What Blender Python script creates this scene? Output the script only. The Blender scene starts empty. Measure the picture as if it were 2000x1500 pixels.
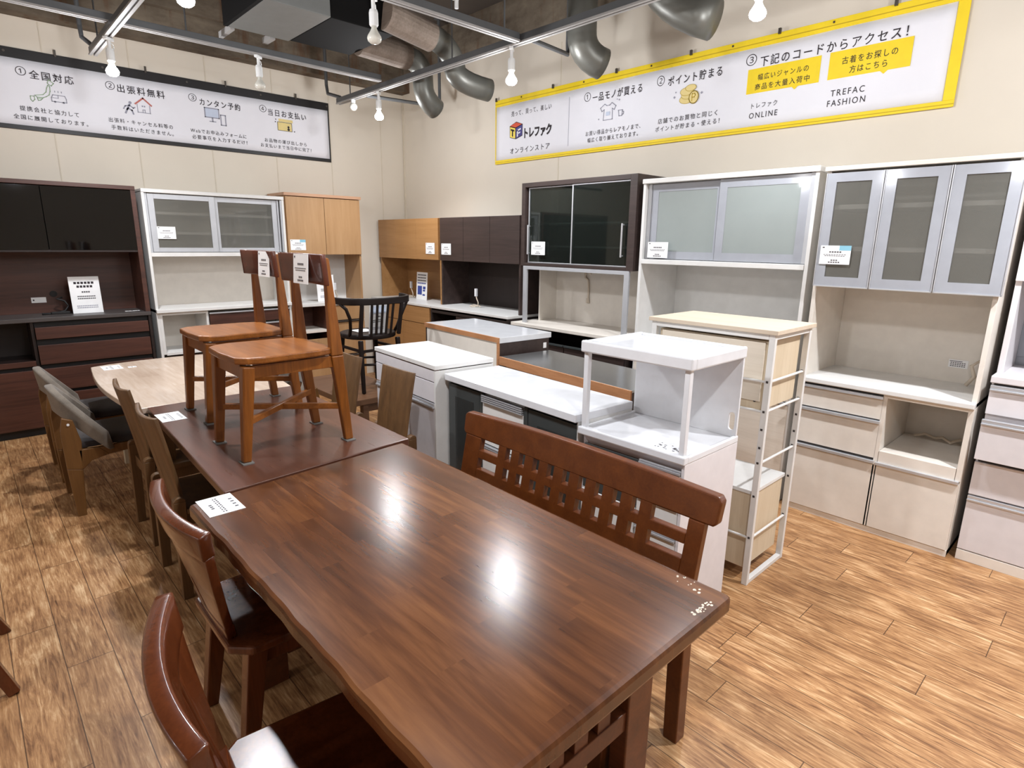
import bpy, bmesh, math, random
from mathutils import Vector, Matrix
random.seed(7)
D = bpy.data
SC = bpy.context.scene
COL = SC.collection
PI = math.pi
R = math.radians

# ------------------------------------------------------------------ camera
CAM_H = 1.6
YAW, PITCH, ROLL, FPX = R(46.84347), R(13.5598), R(0.77314), 1148.62
cam = D.cameras.new('camera')
cam.sensor_width = 36.0
cam.lens = FPX / 2000.0 * 36.0
cam.clip_start = 0.02
cam_ob = D.objects.new('camera', cam)
COL.objects.link(cam_ob)
cy, sy, cp, sp = math.cos(YAW), math.sin(YAW), math.cos(PITCH), math.sin(PITCH)
fwd = Vector((cy * cp, sy * cp, -sp))
rgt = Vector((sy, -cy, 0))
up = rgt.cross(fwd)
r2 = math.cos(ROLL) * rgt + math.sin(ROLL) * up
u2 = -math.sin(ROLL) * rgt + math.cos(ROLL) * up
M = Matrix((r2, u2, -fwd)).transposed().to_4x4()
M.translation = Vector((0, 0, CAM_H))
cam_ob.matrix_world = M
SC.camera = cam_ob

# ------------------------------------------------------------------ world, exposure
W = D.worlds.new('world')
SC.world = W
W.use_nodes = True
W.node_tree.nodes['Background'].inputs[0].default_value = (1.0, 0.99, 0.98, 1)
W.node_tree.nodes['Background'].inputs[1].default_value = 0.25
SC.view_settings.view_transform = 'Standard'
SC.view_settings.look = 'None'
SC.view_settings.exposure = 0.60
SC.view_settings.gamma = 1.0
SC.view_settings.use_curve_mapping = False
SPOT_W = 60.0           # each lit reflector bulb
LIGHT_COL = (0.955, 0.975, 1.02)

# ------------------------------------------------------------------ materials
def srgb(r, g, b):
    f = lambda c: (c / 255.0 / 12.92) if c / 255.0 <= 0.04045 else ((c / 255.0 + 0.055) / 1.055) ** 2.4
    return (f(r), f(g), f(b), 1.0)

class NT:
    def __init__(s, name):
        s.m = D.materials.new(name)
        s.m.use_nodes = True
        s.t = s.m.node_tree
        s.b = s.t.nodes['Principled BSDF']
        s.out = s.t.nodes['Material Output']
    def n(s, typ, **kw):
        nd = s.t.nodes.new(typ)
        for k, v in kw.items():
            setattr(nd, k, v)
        return nd
    def link(s, a, b):
        s.t.links.new(a, b)
    def put(s, sock, v):
        if hasattr(v, 'is_output'):
            s.link(v, sock)
        else:
            sock.default_value = v
    def math(s, op, a, b=0.0, c=None):
        nd = s.n('ShaderNodeMath', operation=op)
        s.put(nd.inputs[0], a)
        s.put(nd.inputs[1], b)
        if c is not None:
            s.put(nd.inputs[2], c)
        return nd.outputs[0]
    def mix(s, fac, a, b, blend='MIX'):
        nd = s.n('ShaderNodeMix', data_type='RGBA', blend_type=blend)
        s.put(nd.inputs[0], fac)
        s.put(nd.inputs[6], a)
        s.put(nd.inputs[7], b)
        return nd.outputs[2]
    def ramp(s, fac, stops):
        nd = s.n('ShaderNodeValToRGB')
        el = nd.color_ramp.elements
        while len(el) < len(stops):
            el.new(0.5)
        for e, (p, c) in zip(el, stops):
            e.position = p
            e.color = c
        s.put(nd.inputs[0], fac)
        return nd.outputs[0]
    def coords(s):
        return s.n('ShaderNodeTexCoord').outputs['Object']
    def scaled(s, v, sc, loc=(0, 0, 0)):
        nd = s.n('ShaderNodeMapping')
        nd.inputs['Scale'].default_value = sc
        nd.inputs['Location'].default_value = loc
        s.put(nd.inputs['Vector'], v)
        return nd.outputs[0]
    def noise(s, v, scale=5, detail=4, rough=0.55, dist=0.0):
        nd = s.n('ShaderNodeTexNoise')
        s.put(nd.inputs['Vector'], v)
        nd.inputs['Scale'].default_value = scale
        nd.inputs['Detail'].default_value = detail
        nd.inputs['Roughness'].default_value = rough
        nd.inputs['Distortion'].default_value = dist
        return nd.outputs[0]
    def white(s, v):
        nd = s.n('ShaderNodeTexWhiteNoise', noise_dimensions='3D')
        s.put(nd.inputs['Vector'], v)
        return nd.outputs[0]
    def bump(s, h, strength=0.2, dist=0.002):
        nd = s.n('ShaderNodeBump')
        nd.inputs['Strength'].default_value = strength
        nd.inputs['Distance'].default_value = dist
        s.put(nd.inputs['Height'], h)
        s.link(nd.outputs[0], s.b.inputs['Normal'])
    def base(s, col=None, rough=None, metal=None, spec=None, coat=None, coat_r=0.05):
        if col is not None:
            s.put(s.b.inputs['Base Color'], col)
        if rough is not None:
            s.put(s.b.inputs['Roughness'], rough)
        if metal is not None:
            s.b.inputs['Metallic'].default_value = metal
        if spec is not None:
            s.b.inputs['Specular IOR Level'].default_value = spec
        if coat is not None:
            s.b.inputs['Coat Weight'].default_value = coat
            s.b.inputs['Coat Roughness'].default_value = coat_r
        return s.m

def plain(name, rgb, rough=0.5, metal=0.0, spec=0.5, coat=None, var=0.04, sc=12.0):
    """flat paint / plastic / metal with a faint procedural unevenness"""
    t = NT(name)
    n = t.noise(t.coords(), sc, 3)
    c = srgb(*rgb)
    lo = tuple(max(0, x * (1 - var)) for x in c[:3]) + (1,)
    hi = tuple(min(1, x * (1 + var)) for x in c[:3]) + (1,)
    return t.base(t.ramp(n, [(0.3, lo), (0.7, hi)]), rough, metal, spec, coat)

def wood(name, dark, light, axis=0, freq=9.0, stretch=14.0, rough=0.4, coat=None, fine=0.35, spec=0.5):
    """wood grain along one local axis"""
    t = NT(name)
    co = t.coords()
    s = [freq] * 3
    s[axis] = freq / stretch
    a = t.noise(t.scaled(co, tuple(s)), 1.6, 5, 0.6, 0.6)
    s2 = [freq * 9] * 3
    s2[axis] = freq * 9 / (stretch * 2)
    b = t.noise(t.scaled(co, tuple(s2), (3, 1, 7)), 1.4, 3, 0.6)
    f = t.math('ADD', t.math('MULTIPLY', a, 1 - fine), t.math('MULTIPLY', b, fine))
    col = t.ramp(f, [(0.32, srgb(*dark)), (0.68, srgb(*light))])
    t.bump(b, 0.08, 0.001)
    return t.base(col, rough, 0, spec, coat)

def fabric(name, dark, light):
    t = NT(name)
    co = t.coords()
    n = t.noise(co, 420, 2)
    n2 = t.noise(co, 9, 3)
    f = t.math('ADD', t.math('MULTIPLY', n, 0.5), t.math('MULTIPLY', n2, 0.5))
    t.bump(n, 0.5, 0.002)
    t.base(t.ramp(f, [(0.35, srgb(*dark)), (0.65, srgb(*light))]), 0.95, 0, 0.2)
    t.b.inputs['Sheen Weight'].default_value = 0.25
    return t.m

def pane(name, tint, clear, body, rough=0.12, refl=1.0):
    """glass pane: part see-through, part milky body, with a gloss on it"""
    t = NT(name)
    n = t.noise(t.coords(), 6, 2)
    c = srgb(*body)
    t.base(t.ramp(n, [(0.3, tuple(x * 0.97 for x in c[:3]) + (1,)), (0.7, c)]), rough, 0, 0.5 * refl)
    tr = t.n('ShaderNodeBsdfTransparent')
    tr.inputs[0].default_value = srgb(*tint)
    mx = t.n('ShaderNodeMixShader')
    mx.inputs[0].default_value = 1 - clear
    t.link(tr.outputs[0], mx.inputs[1])
    t.link(t.b.outputs[0], mx.inputs[2])
    gl = t.n('ShaderNodeBsdfGlossy')
    gl.inputs['Roughness'].default_value = rough
    fr = t.n('ShaderNodeFresnel')
    fr.inputs[0].default_value = 1.45
    mx2 = t.n('ShaderNodeMixShader')
    t.link(t.math('MULTIPLY', fr.outputs[0], clear * refl), mx2.inputs[0])
    t.link(mx.outputs[0], mx2.inputs[1])
    t.link(gl.outputs[0], mx2.inputs[2])
    t.link(mx2.outputs[0], t.out.inputs[0])
    return t.m

def emit(name, rgb, strength):
    t = NT(name)
    t.base(srgb(*rgb), 0.3)
    t.b.inputs['Emission Color'].default_value = (rgb[0] / 255, rgb[1] / 255, rgb[2] / 255, 1)
    t.b.inputs['Emission Strength'].default_value = strength
    return t.m

def floor_mat():
    t = NT('laminate_planks')
    co = t.coords()
    sep = t.n('ShaderNodeSeparateXYZ')
    t.link(co, sep.inputs[0])
    PW, PL = 0.151, 0.92
    u = t.math('DIVIDE', t.math('SUBTRACT', sep.outputs[0], 3.56 - 60 * PW), PW)
    row = t.math('FLOOR', u)
    cx = t.n('ShaderNodeCombineXYZ')
    t.link(row, cx.inputs[0])
    v = t.math('ADD', t.math('DIVIDE', sep.outputs[1], PL), t.white(cx.outputs[0]))
    colm = t.math('FLOOR', v)
    cid = t.n('ShaderNodeCombineXYZ')
    t.link(row, cid.inputs[0])
    t.link(colm, cid.inputs[1])
    rnd = t.white(cid.outputs[0])
    off = t.n('ShaderNodeCombineXYZ')
    t.link(t.math('MULTIPLY', rnd, 31.0), off.inputs[0])
    t.link(t.math('MULTIPLY', rnd, 17.0), off.inputs[1])
    va = t.n('ShaderNodeVectorMath', operation='ADD')
    t.link(co, va.inputs[0])
    t.link(off.outputs[0], va.inputs[1])
    g = t.noise(t.scaled(va.outputs[0], (26, 2.6, 1)), 1.5, 8, 0.72, 1.4)
    f = t.noise(t.scaled(va.outputs[0], (90, 5, 1)), 1.5, 3, 0.6)
    blot = t.noise(t.scaled(va.outputs[0], (7, 3.2, 1)), 1.3, 4, 0.6, 0.5)
    fac = t.math('ADD', t.math('ADD', t.math('MULTIPLY', g, 0.46), t.math('MULTIPLY', f, 0.26)), t.math('MULTIPLY', blot, 0.28))
    c = t.ramp(fac, [(0.36, srgb(84, 54, 32)), (0.45, srgb(140, 98, 62)), (0.53, srgb(178, 134, 90)), (0.64, srgb(224, 188, 144))])
    c = t.mix(t.math('MULTIPLY', rnd, 0.26), c, srgb(146, 106, 70))
    fu = t.math('FRACT', u)
    fv = t.math('FRACT', v)
    eu = t.math('MINIMUM', fu, t.math('SUBTRACT', 1.0, fu))
    ev = t.math('MULTIPLY', t.math('MINIMUM', fv, t.math('SUBTRACT', 1.0, fv)), PL / PW)
    e = t.math('MINIMUM', eu, ev)
    seam = t.math('LESS_THAN', e, 0.011)
    c = t.mix(t.math('MULTIPLY', seam, 0.8), c, srgb(60, 36, 20))
    t.bump(t.math('SUBTRACT', f, seam), 0.12, 0.002)
    return t.base(c, 0.42, 0, 0.4)

def stave_mat(name, cols, wx, ly, rough, coat, spec=0.5):
    """glued hardwood top: staves along local y, each its own tone"""
    t = NT(name)
    co = t.coords()
    sep = t.n('ShaderNodeSeparateXYZ')
    t.link(co, sep.inputs[0])
    u = t.math('DIVIDE', sep.outputs[0], wx)
    row = t.math('FLOOR', u)
    cx = t.n('ShaderNodeCombineXYZ')
    t.link(row, cx.inputs[0])
    v = t.math('ADD', t.math('DIVIDE', sep.outputs[1], ly), t.math('MULTIPLY', t.white(cx.outputs[0]), 5.0))
    cid = t.n('ShaderNodeCombineXYZ')
    t.link(row, cid.inputs[0])
    t.link(t.math('FLOOR', v), cid.inputs[1])
    rnd = t.white(cid.outputs[0])
    off = t.n('ShaderNodeCombineXYZ')
    t.link(t.math('MULTIPLY', rnd, 13.0), off.inputs[1])
    va = t.n('ShaderNodeVectorMath', operation='ADD')
    t.link(co, va.inputs[0])
    t.link(off.outputs[0], va.inputs[1])
    g = t.noise(t.scaled(va.outputs[0], (24, 2.0, 6)), 1.4, 5, 0.6, 0.3)
    bl = t.noise(t.scaled(co, (3.6, 1.1, 3)), 1.3, 3, 0.5)
    f = t.math('ADD', t.math('ADD', t.math('MULTIPLY', rnd, 0.075), t.math('MULTIPLY', g, 0.40)), t.math('ADD', t.math('MULTIPLY', bl, 0.46), 0.033))
    c = t.ramp(f, [(0.34, srgb(*cols[0])), (0.5, srgb(*cols[1])), (0.66, srgb(*cols[2]))])
    rr = t.math('ADD', t.math('MULTIPLY', t.noise(t.scaled(co, (40, 3, 3)), 2, 2), 0.05), rough)
    return t.base(c, rr, 0, spec, coat, 0.2)

def wall_mat(name, rgb, seam=None):
    t = NT(name)
    co = t.coords()
    n = t.noise(co, 1.3, 4)
    c = srgb(*rgb)
    col = t.ramp(n, [(0.3, tuple(x * 0.94 for x in c[:3]) + (1,)), (0.7, c)])
    f = t.noise(co, 160, 2)
    t.bump(f, 0.08, 0.001)
    return t.base(col, 0.75, 0, 0.25)

def concrete():
    t = NT('stained_concrete')
    co = t.coords()
    n = t.noise(t.scaled(co, (1.2, 1.2, 2.5)), 2.2, 6, 0.65)
    st = t.noise(t.scaled(co, (5, 5, 0.8)), 1.7, 4, 0.6)
    c = t.ramp(n, [(0.3, srgb(76, 66, 56)), (0.7, srgb(126, 115, 100))])
    c = t.mix(t.ramp(st, [(0.56, (0, 0, 0, 1)), (0.68, (0.6, 0.6, 0.6, 1))]), c, srgb(92, 60, 38))
    return t.base(c, 0.9, 0, 0.2)

MT = dict(
    greyin=plain('grey_inner_back', (92, 94, 90), 0.5),
    floor=floor_mat(),
    wall=wall_mat('cream_wall', (224, 215, 200)),
    seam=plain('wall_joint', (212, 202, 184), 0.8),
    ceil=plain('dark_slab', (70, 62, 55), 0.9, var=0.2, sc=2),
    conc=concrete(),
    walnut=wood('walnut_laminate', (52, 28, 20), (86, 50, 38), 0, 10, 14, 0.42),
    walnut_d=wood('dark_walnut_frame', (24, 15, 13), (40, 26, 22), 0, 10, 14, 0.45),
    slate=plain('slate_worktop', (70, 64, 62), 0.4),
    black=plain('black_gap', (14, 11, 11), 0.6),
    blackglass=plain('black_gloss_glass', (7, 7, 7), 0.04, spec=0.45),
    white=plain('white_laminate', (220, 219, 216), 0.35),
    whiteg=plain('white_gloss', (220, 221, 224), 0.14, coat=0.3),
    cream=plain('cream_laminate', (224, 217, 207), 0.4),
    whitewood=wood('white_ash_laminate', (214, 204, 190), (234, 226, 214), 0, 12, 16, 0.45),
    lilac=plain('lilac_white_laminate', (216, 212, 214), 0.38),
    alu=plain('brushed_aluminium', (200, 202, 206), 0.3, 0.55),
    alup=plain('silver_paint', (186, 188, 192), 0.4, 0.35),
    darkline=plain('dark_recess', (52, 46, 44), 0.5),
    oak=wood('oak_laminate', (160, 122, 82), (178, 142, 102), 2, 9, 12, 0.45),
    oakh=wood('oak_laminate_level', (150, 108, 64), (172, 130, 84), 0, 10, 14, 0.42),
    oaktrim=wood('pinkish_oak_edge', (176, 134, 104), (196, 156, 126), 0, 10, 14, 0.42),
    wenge=wood('wenge_laminate', (44, 33, 30), (66, 52, 48), 0, 12, 14, 0.45),
    wenge_d=wood('wenge_inner', (30, 22, 20), (44, 33, 30), 2, 12, 14, 0.55),
    mdf=wood('bare_fibre_edge', (158, 106, 66), (186, 132, 90), 0, 14, 5, 0.6),
    steel=plain('stainless_top', (168, 170, 170), 0.22, 0.85, var=0.06, sc=3),
    frost=pane('frosted_glass', (215, 222, 216), 0.50, (176, 180, 174), 0.10),
    frostm=pane('milky_glass', (240, 246, 242), 0.36, (176, 184, 182), 0.03),
    frostw=pane('frosted_warm_glass', (246, 245, 242), 0.66, (140, 140, 134), 0.03),
    silverfilm=plain('silver_printed_border', (158, 161, 168), 0.10, 0.0),
    smoke=pane('smoked_glass', (186, 194, 190), 0.80, (58, 64, 60), 0.03),
    smoked=plain('smoked_grey_door', (62, 66, 66), 0.14),
    smokein=plain('smoked_grey_inset', (46, 49, 49), 0.2),
    table=stave_mat('glossy_brown_staves', [(54, 28, 13), (86, 50, 27), (116, 74, 42)], 0.075, 0.55, 0.2, 0.1, 0.4),
    tedge=wood('brown_table_edge', (70, 34, 16), (104, 56, 28), 1, 9, 10, 0.4),
    tablef=stave_mat('matt_brown_top', [(68, 38, 26), (84, 50, 36), (98, 60, 44)], 0.11, 0.9, 0.26, 0.2),
    pale=stave_mat('pale_washed_top', [(182, 158, 138), (202, 180, 160), (216, 198, 182)], 0.12, 0.6, 0.22, 0.2),
    orange=wood('amber_wood', (96, 50, 12), (144, 84, 28), 2, 12, 10, 0.34),
    orangeh=wood('amber_wood_level', (104, 56, 16), (150, 90, 36), 0, 12, 10, 0.34, spec=0.4),
    redwood=plain('red_brown_back', (88, 44, 30), 0.26, coat=0.25, var=0.1),
    bench=wood('bench_wood', (76, 36, 12), (100, 52, 20), 0, 9, 12, 0.33, 0.08, spec=0.4),
    gloss=wood('glossy_red_brown', (70, 32, 14), (100, 50, 24), 2, 8, 12, 0.24, 0.3, spec=0.4),
    ash=wood('smoked_oak', (78, 54, 30), (112, 80, 48), 2, 12, 14, 0.5),
    greyfab=fabric('grey_fabric', (92, 84, 76), (128, 118, 106)),
    seatfab=fabric('charcoal_fabric', (40, 36, 36), (58, 52, 52)),
    brownleg=wood('olive_brown_wood', (88, 56, 22), (116, 78, 36), 2, 11, 12, 0.5),
    benchwood=wood('brown_bench_wood', (86, 58, 38), (112, 78, 54), 0, 10, 14, 0.45),
    dark=plain('near_black_wood', (24, 15, 12), 0.45, spec=0.2),
    cardt=plain('white_card', (240, 240, 240), 0.5),
    ink=plain('print_ink', (70, 66, 70), 0.6),
    inkd=plain('banner_ink', (38, 28, 34), 0.7),
    blue=plain('pale_blue_print', (132, 186, 206), 0.5),
    navy=plain('blue_print', (56, 74, 150), 0.5),
    cloth=plain('banner_cloth', (232, 232, 238), 0.8, spec=0.2, var=0.02, sc=3),
    clothblk=plain('banner_black_hem', (13, 8, 9), 0.5),
    yellow=plain('banner_yellow', (238, 208, 30), 0.6),
    yellowd=plain('banner_yellow_fold', (190, 160, 16), 0.6),
    green=plain('print_green', (150, 176, 140), 0.7),
    greyp=plain('print_grey', (150, 150, 164), 0.7),
    redp=plain('print_red', (190, 110, 100), 0.7),
    beigep=plain('print_beige', (226, 206, 140), 0.7),
    lbluep=plain('print_light_blue', (196, 206, 224), 0.7),
    logo_o=plain('logo_orange', (214, 84, 52), 0.6),
    logo_y=plain('logo_yellow', (244, 220, 96), 0.6),
    logo_p=plain('logo_purple', (66, 60, 128), 0.6),
    rail=plain('grey_rail', (98, 100, 102), 0.45, 0.4),
    railw=plain('rail_channel', (160, 158, 156), 0.5),
    duct=plain('zinc_duct', (104, 104, 98), 0.4, 0.4, var=0.1, sc=4),
    wrap=wood('duct_wrap', (108, 94, 82), (142, 128, 116), 1, 6, 4, 0.8),
    blackbox=plain('black_duct_board', (9, 8, 8), 0.85, spec=0.2),
    greybox=plain('grey_sheet_metal', (120, 122, 120), 0.55, 0.2),
    lampw=plain('white_lamp_plastic', (226, 228, 228), 0.35),
    bulb_on=emit('lit_bulb', (255, 246, 230), 24.0),
    bulb_off=plain('unlit_bulb_glass', (214, 212, 202), 0.15),
    pad=plain('grey_felt_pad', (110, 108, 104), 0.8),
    cable=plain('pale_cable', (208, 194, 176), 0.6),
    metalclip=plain('clip_metal', (90, 84, 78), 0.4, 0.6),
)

# ------------------------------------------------------------------ geometry helpers
class G:
    def __init__(s):
        s.bm = bmesh.new()
    def box(s, x0, x1, y0, y1, z0, z1):
        v = [s.bm.verts.new((x, y, z)) for z in (z0, z1) for y in (y0, y1) for x in (x0, x1)]
        for f in ((0, 2, 3, 1), (4, 5, 7, 6), (0, 1, 5, 4), (2, 6, 7, 3), (0, 4, 6, 2), (1, 3, 7, 5)):
            s.bm.faces.new([v[i] for i in f])
        return s
    def hexa(s, bot, top):
        """eight corners: four below, four above, both counter-clockwise"""
        a = [s.bm.verts.new(p) for p in bot]
        b = [s.bm.verts.new(p) for p in top]
        s.bm.faces.new(a[::-1]); s.bm.faces.new(b)
        n = len(a)
        for i in range(n):
            s.bm.faces.new((a[i], a[(i + 1) % n], b[(i + 1) % n], b[i]))
        return s
    def bar(s, p, q, w, h, w2=None, h2=None, upv=(0, 0, 1)):
        """tapered rectangular bar from p to q"""
        p, q = Vector(p), Vector(q)
        d = (q - p).normalized()
        uv = Vector(upv)
        if abs(d.dot(uv)) > 0.95:
            uv = Vector((0, 1, 0))
        x = d.cross(uv).normalized()
        y = x.cross(d).normalized()
        w2 = w if w2 is None else w2
        h2 = h if h2 is None else h2
        c = lambda o, a, b: [o - x * a / 2 - y * b / 2, o + x * a / 2 - y * b / 2, o + x * a / 2 + y * b / 2, o - x * a / 2 + y * b / 2]
        return s.hexa(c(p, w, h), c(q, w2, h2))
    def prism(s, pts, axis, a, b):
        """polygon swept along an axis ('x','y','z') from a to b"""
        def P(p, t):
            return {'x': (t, p[0], p[1]), 'y': (p[0], t, p[1]), 'z': (p[0], p[1], t)}[axis]
        return s.hexa([P(p, a) for p in pts], [P(p, b) for p in pts])
    def tube(s, pts, r, n=10, cap=True, sx=1.0):
        pts = [Vector(p) for p in pts]
        rs = r if isinstance(r, (list, tuple)) else [r] * len(pts)
        rings = []
        ref = Vector((0.13, 0.31, 0.94))
        for i, p in enumerate(pts):
            d = (pts[min(i + 1, len(pts) - 1)] - pts[max(i - 1, 0)]).normalized()
            if abs(d.dot(ref)) > 0.97:
                ref = Vector((0.9, 0.2, 0.1))
            x = d.cross(ref).normalized()
            y = x.cross(d).normalized()
            ref = y
            rings.append([s.bm.verts.new(p + x * math.cos(2 * PI * k / n) * rs[i] * sx + y * math.sin(2 * PI * k / n) * rs[i]) for k in range(n)])
        for a, b in zip(rings, rings[1:]):
            for k in range(n):
                s.bm.faces.new((a[k], a[(k + 1) % n], b[(k + 1) % n], b[k]))
        if cap:
            s.bm.faces.new(rings[0][::-1]); s.bm.faces.new(rings[-1])
        return s
    def lathe(s, prof, c=(0, 0, 0), n=24):
        rings = []
        for r, z in prof:
            rings.append([s.bm.verts.new((c[0] + max(r, 1e-4) * math.cos(2 * PI * k / n), c[1] + max(r, 1e-4) * math.sin(2 * PI * k / n), c[2] + z)) for k in range(n)])
        for a, b in zip(rings, rings[1:]):
            for k in range(n):
                s.bm.faces.new((a[k], a[(k + 1) % n], b[(k + 1) % n], b[k]))
        s.bm.faces.new(rings[0][::-1]); s.bm.faces.new(rings[-1])
        return s
    def grid(s, fn, nu, nv, th):
        """curved sheet fn(u,v) -> (point, normal), given thickness th"""
        A, B = [], []
        for i in range(nu + 1):
            ra, rb = [], []
            for j in range(nv + 1):
                p, nrm = fn(i / nu, j / nv)
                p, nrm = Vector(p), Vector(nrm).normalized()
                ra.append(s.bm.verts.new(p + nrm * th / 2))
                rb.append(s.bm.verts.new(p - nrm * th / 2))
            A.append(ra); B.append(rb)
        for i in range(nu):
            for j in range(nv):
                s.bm.faces.new((A[i][j], A[i + 1][j], A[i + 1][j + 1], A[i][j + 1]))
                s.bm.faces.new((B[i][j], B[i][j + 1], B[i + 1][j + 1], B[i + 1][j]))
        for i in range(nu):
            s.bm.faces.new((A[i][0], B[i][0], B[i + 1][0], A[i + 1][0]))
            s.bm.faces.new((A[i][nv], A[i + 1][nv], B[i + 1][nv], B[i][nv]))
        for j in range(nv):
            s.bm.faces.new((A[0][j], A[0][j + 1], B[0][j + 1], B[0][j]))
            s.bm.faces.new((A[nu][j], B[nu][j], B[nu][j + 1], A[nu][j + 1]))
        return s
    def make(s, name, mat, par=None, bev=0.0, smooth=False, sub=0):
        bmesh.ops.recalc_face_normals(s.bm, faces=s.bm.faces[:])
        me = D.meshes.new(name)
        s.bm.to_mesh(me)
        s.bm.free()
        me.materials.append(MT[mat] if isinstance(mat, str) else mat)
        o = D.objects.new(name, me)
        COL.objects.link(o)
        if par:
            o.parent = par
        if bev:
            m = o.modifiers.new('bevel', 'BEVEL')
            m.width = bev
            m.segments = 2
            m.limit_method = 'ANGLE'
            m.angle_limit = R(40)
        if sub:
            m = o.modifiers.new('subdivision', 'SUBSURF')
            m.levels = m.render_levels = sub
        if smooth:
            for p in me.polygons:
                p.use_smooth = True
        return o

def tag(o, label, cat, group=None, kind=None):
    o['label'] = label
    o['category'] = cat
    if group:
        o['group'] = group
    if kind:
        o['kind'] = kind
    return o

def thing(name, label, cat, loc=(0, 0, 0), rz=0.0, group=None):
    o = D.objects.new(name, None)
    o.empty_display_size = 0.1
    COL.objects.link(o)
    o.location = loc
    o.rotation_euler = (0, 0, R(rz))
    return tag(o, label, cat, group)

def struct(name, g, mat):
    o = g.make(name, mat)
    o['kind'] = 'structure'
    return o

APART = {'door_guide', 'end_panel', 'support_bar', 'side_board', 'shelf', 'handle', 'base_carcass', 'upper_side', 'apron', 'foot_rail', 'frame_rail', 'edge_post', 'post', 'power_channel', 'seat_rail', 'handle_strip', 'drawer_gap', 'divider', 'hem', 'hem_fold', 'edge_trim', 'oven_niche', 'raw_edge', 'carcass', 'upper_carcass', 'back_panel', 'ribbed_handle'}
def pt(par, name, mat, *boxes, bev=0.0015):
    if len(boxes) > 1 and name in APART:
        return [pt(par, name, mat, b, bev=bev) for b in boxes][0]
    g = G()
    for b in boxes:
        g.box(*b)
    return g.make(name, mat, par, bev)

def dup(root, loc, rz, label, group=None, scale=None):
    r = root.copy(); COL.objects.link(r)
    r.location = loc; r.rotation_euler = (0, 0, R(rz))
    r['label'] = label
    if group:
        r['group'] = group
    for ch in list(root.children):
        c = ch.copy(); COL.objects.link(c); c.parent = r
        for gc in list(ch.children):
            d = gc.copy(); COL.objects.link(d); d.parent = c
    return r

def label_part(o, text):
    o['label'] = text
    return o

# ================================================================== ROOM
XW, YW, ZC = 4.17, 6.41, 3.75
XL, YN = -4.6, -4.2
struct('floor', G().box(XL, XW, YN, YW, -0.06, 0.0), 'floor')
struct('ceiling', G().box(XL, XW, YN, YW, ZC, ZC + 0.1), 'ceil')
struct('wall_back', G().box(XL, XW + 0.1, YW, YW + 0.1, -0.06, ZC + 0.1), 'wall')
struct('wall_right', G().box(XW, XW + 0.1, YN, YW, -0.06, ZC + 0.1), 'wall')
struct('wall_left', G().box(XL - 0.1, XL, YN, YW + 0.1, -0.06, ZC + 0.1), 'wall')
struct('wall_front', G().box(XL - 0.1, XW + 0.1, YN - 0.1, YN, -0.06, ZC + 0.1), 'wall')
# panel joints of the back wall
g = G()
for x in (0.162, 0.780, 1.384, 2.002, 2.623, 3.232, 3.862):
    g.box(x - 0.004, x + 0.004, YW - 0.004, YW + 0.01, 0.0, 3.25)
struct('trim_1', g, 'seam')
struct('trim_2', G().box(XW - 0.012, XW + 0.001, YW - 0.03, YW - 0.004, 0, 3.2).box(XW - 0.004, XW + 0.01, 3.866, 3.874, 0, 3.3), 'seam')
# concrete beam and ribs under the slab
struct('trim_3', G().box(XL, XW, YW - 0.16, YW - 0.001, 3.26, ZC - 0.001).box(XL, XW, YW - 0.22, YW - 0.16, 3.52, ZC - 0.001), 'conc')
struct('trim_4', G().box(XW - 0.12, XW - 0.001, YN, YW - 0.23, 3.42, ZC - 0.001), 'conc')

# ================================================================== BANNERS
def text_mesh(body, u0, u1, zc, h, mat, par, bold=0.0, space=1.3):
    cu = D.curves.new('txt', 'FONT')
    cu.body = body
    cu.offset = bold * 0.8
    cu.space_character = space
    cu.resolution_u = 3
    ob = D.objects.new('txt', cu)
    COL.objects.link(ob)
    dg = bpy.context.evaluated_depsgraph_get()
    me = D.meshes.new_from_object(ob.evaluated_get(dg))
    D.objects.remove(ob)
    D.curves.remove(cu)
    xs = [v.co.x for v in me.vertices]; ys = [v.co.y for v in me.vertices]
    x0, x1, y0, y1 = min(xs), max(xs), min(ys), max(ys)
    for v in me.vertices:
        v.co = (u0 + (v.co.x - x0) / (x1 - x0) * (u1 - u0), -0.004, zc + ((v.co.y - y0) / (y1 - y0) - 0.5) * h)
    me.materials.clear()
    me.materials.append(MT[mat])
    o = D.objects.new('lettering', me)
    COL.objects.link(o)
    o.parent = par
    return o

def ring(u, z, r, w, y=-0.004, n=28):
    pass

def icon(par, polys, mat, y=-0.0035):
    """flat printed shapes: polygons in the banner plane"""
    g = G()
    for k, p in enumerate(polys):
        g.prism(p, 'y', y - 0.0008, y)
    return g.make('printed_icon', mat, par)

def stroke(pts, w, closed=False):
    """outline polygons along a polyline"""
    out = []
    n = len(pts)
    for i in range(n if closed else n - 1):
        (x0, z0), (x1, z1) = pts[i], pts[(i + 1) % n]
        L = math.hypot(x1 - x0, z1 - z0) or 1e-6
        dx, dz = (x1 - x0) / L, (z1 - z0) / L
        ax, az = -dz * w / 2, dx * w / 2
        ex, ez = dx * w / 2, dz * w / 2
        out.append([(x0 - ex - ax, z0 - ez - az), (x1 + ex - ax, z1 + ez - az), (x1 + ex + ax, z1 + ez + az), (x0 - ex + ax, z0 - ez + az)])
    return out

def circ(x, z, r, n=28, sx=1.0):
    return [(x + r * sx * math.cos(2 * PI * k / n), z + r * math.sin(2 * PI * k / n)) for k in range(n)]

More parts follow.
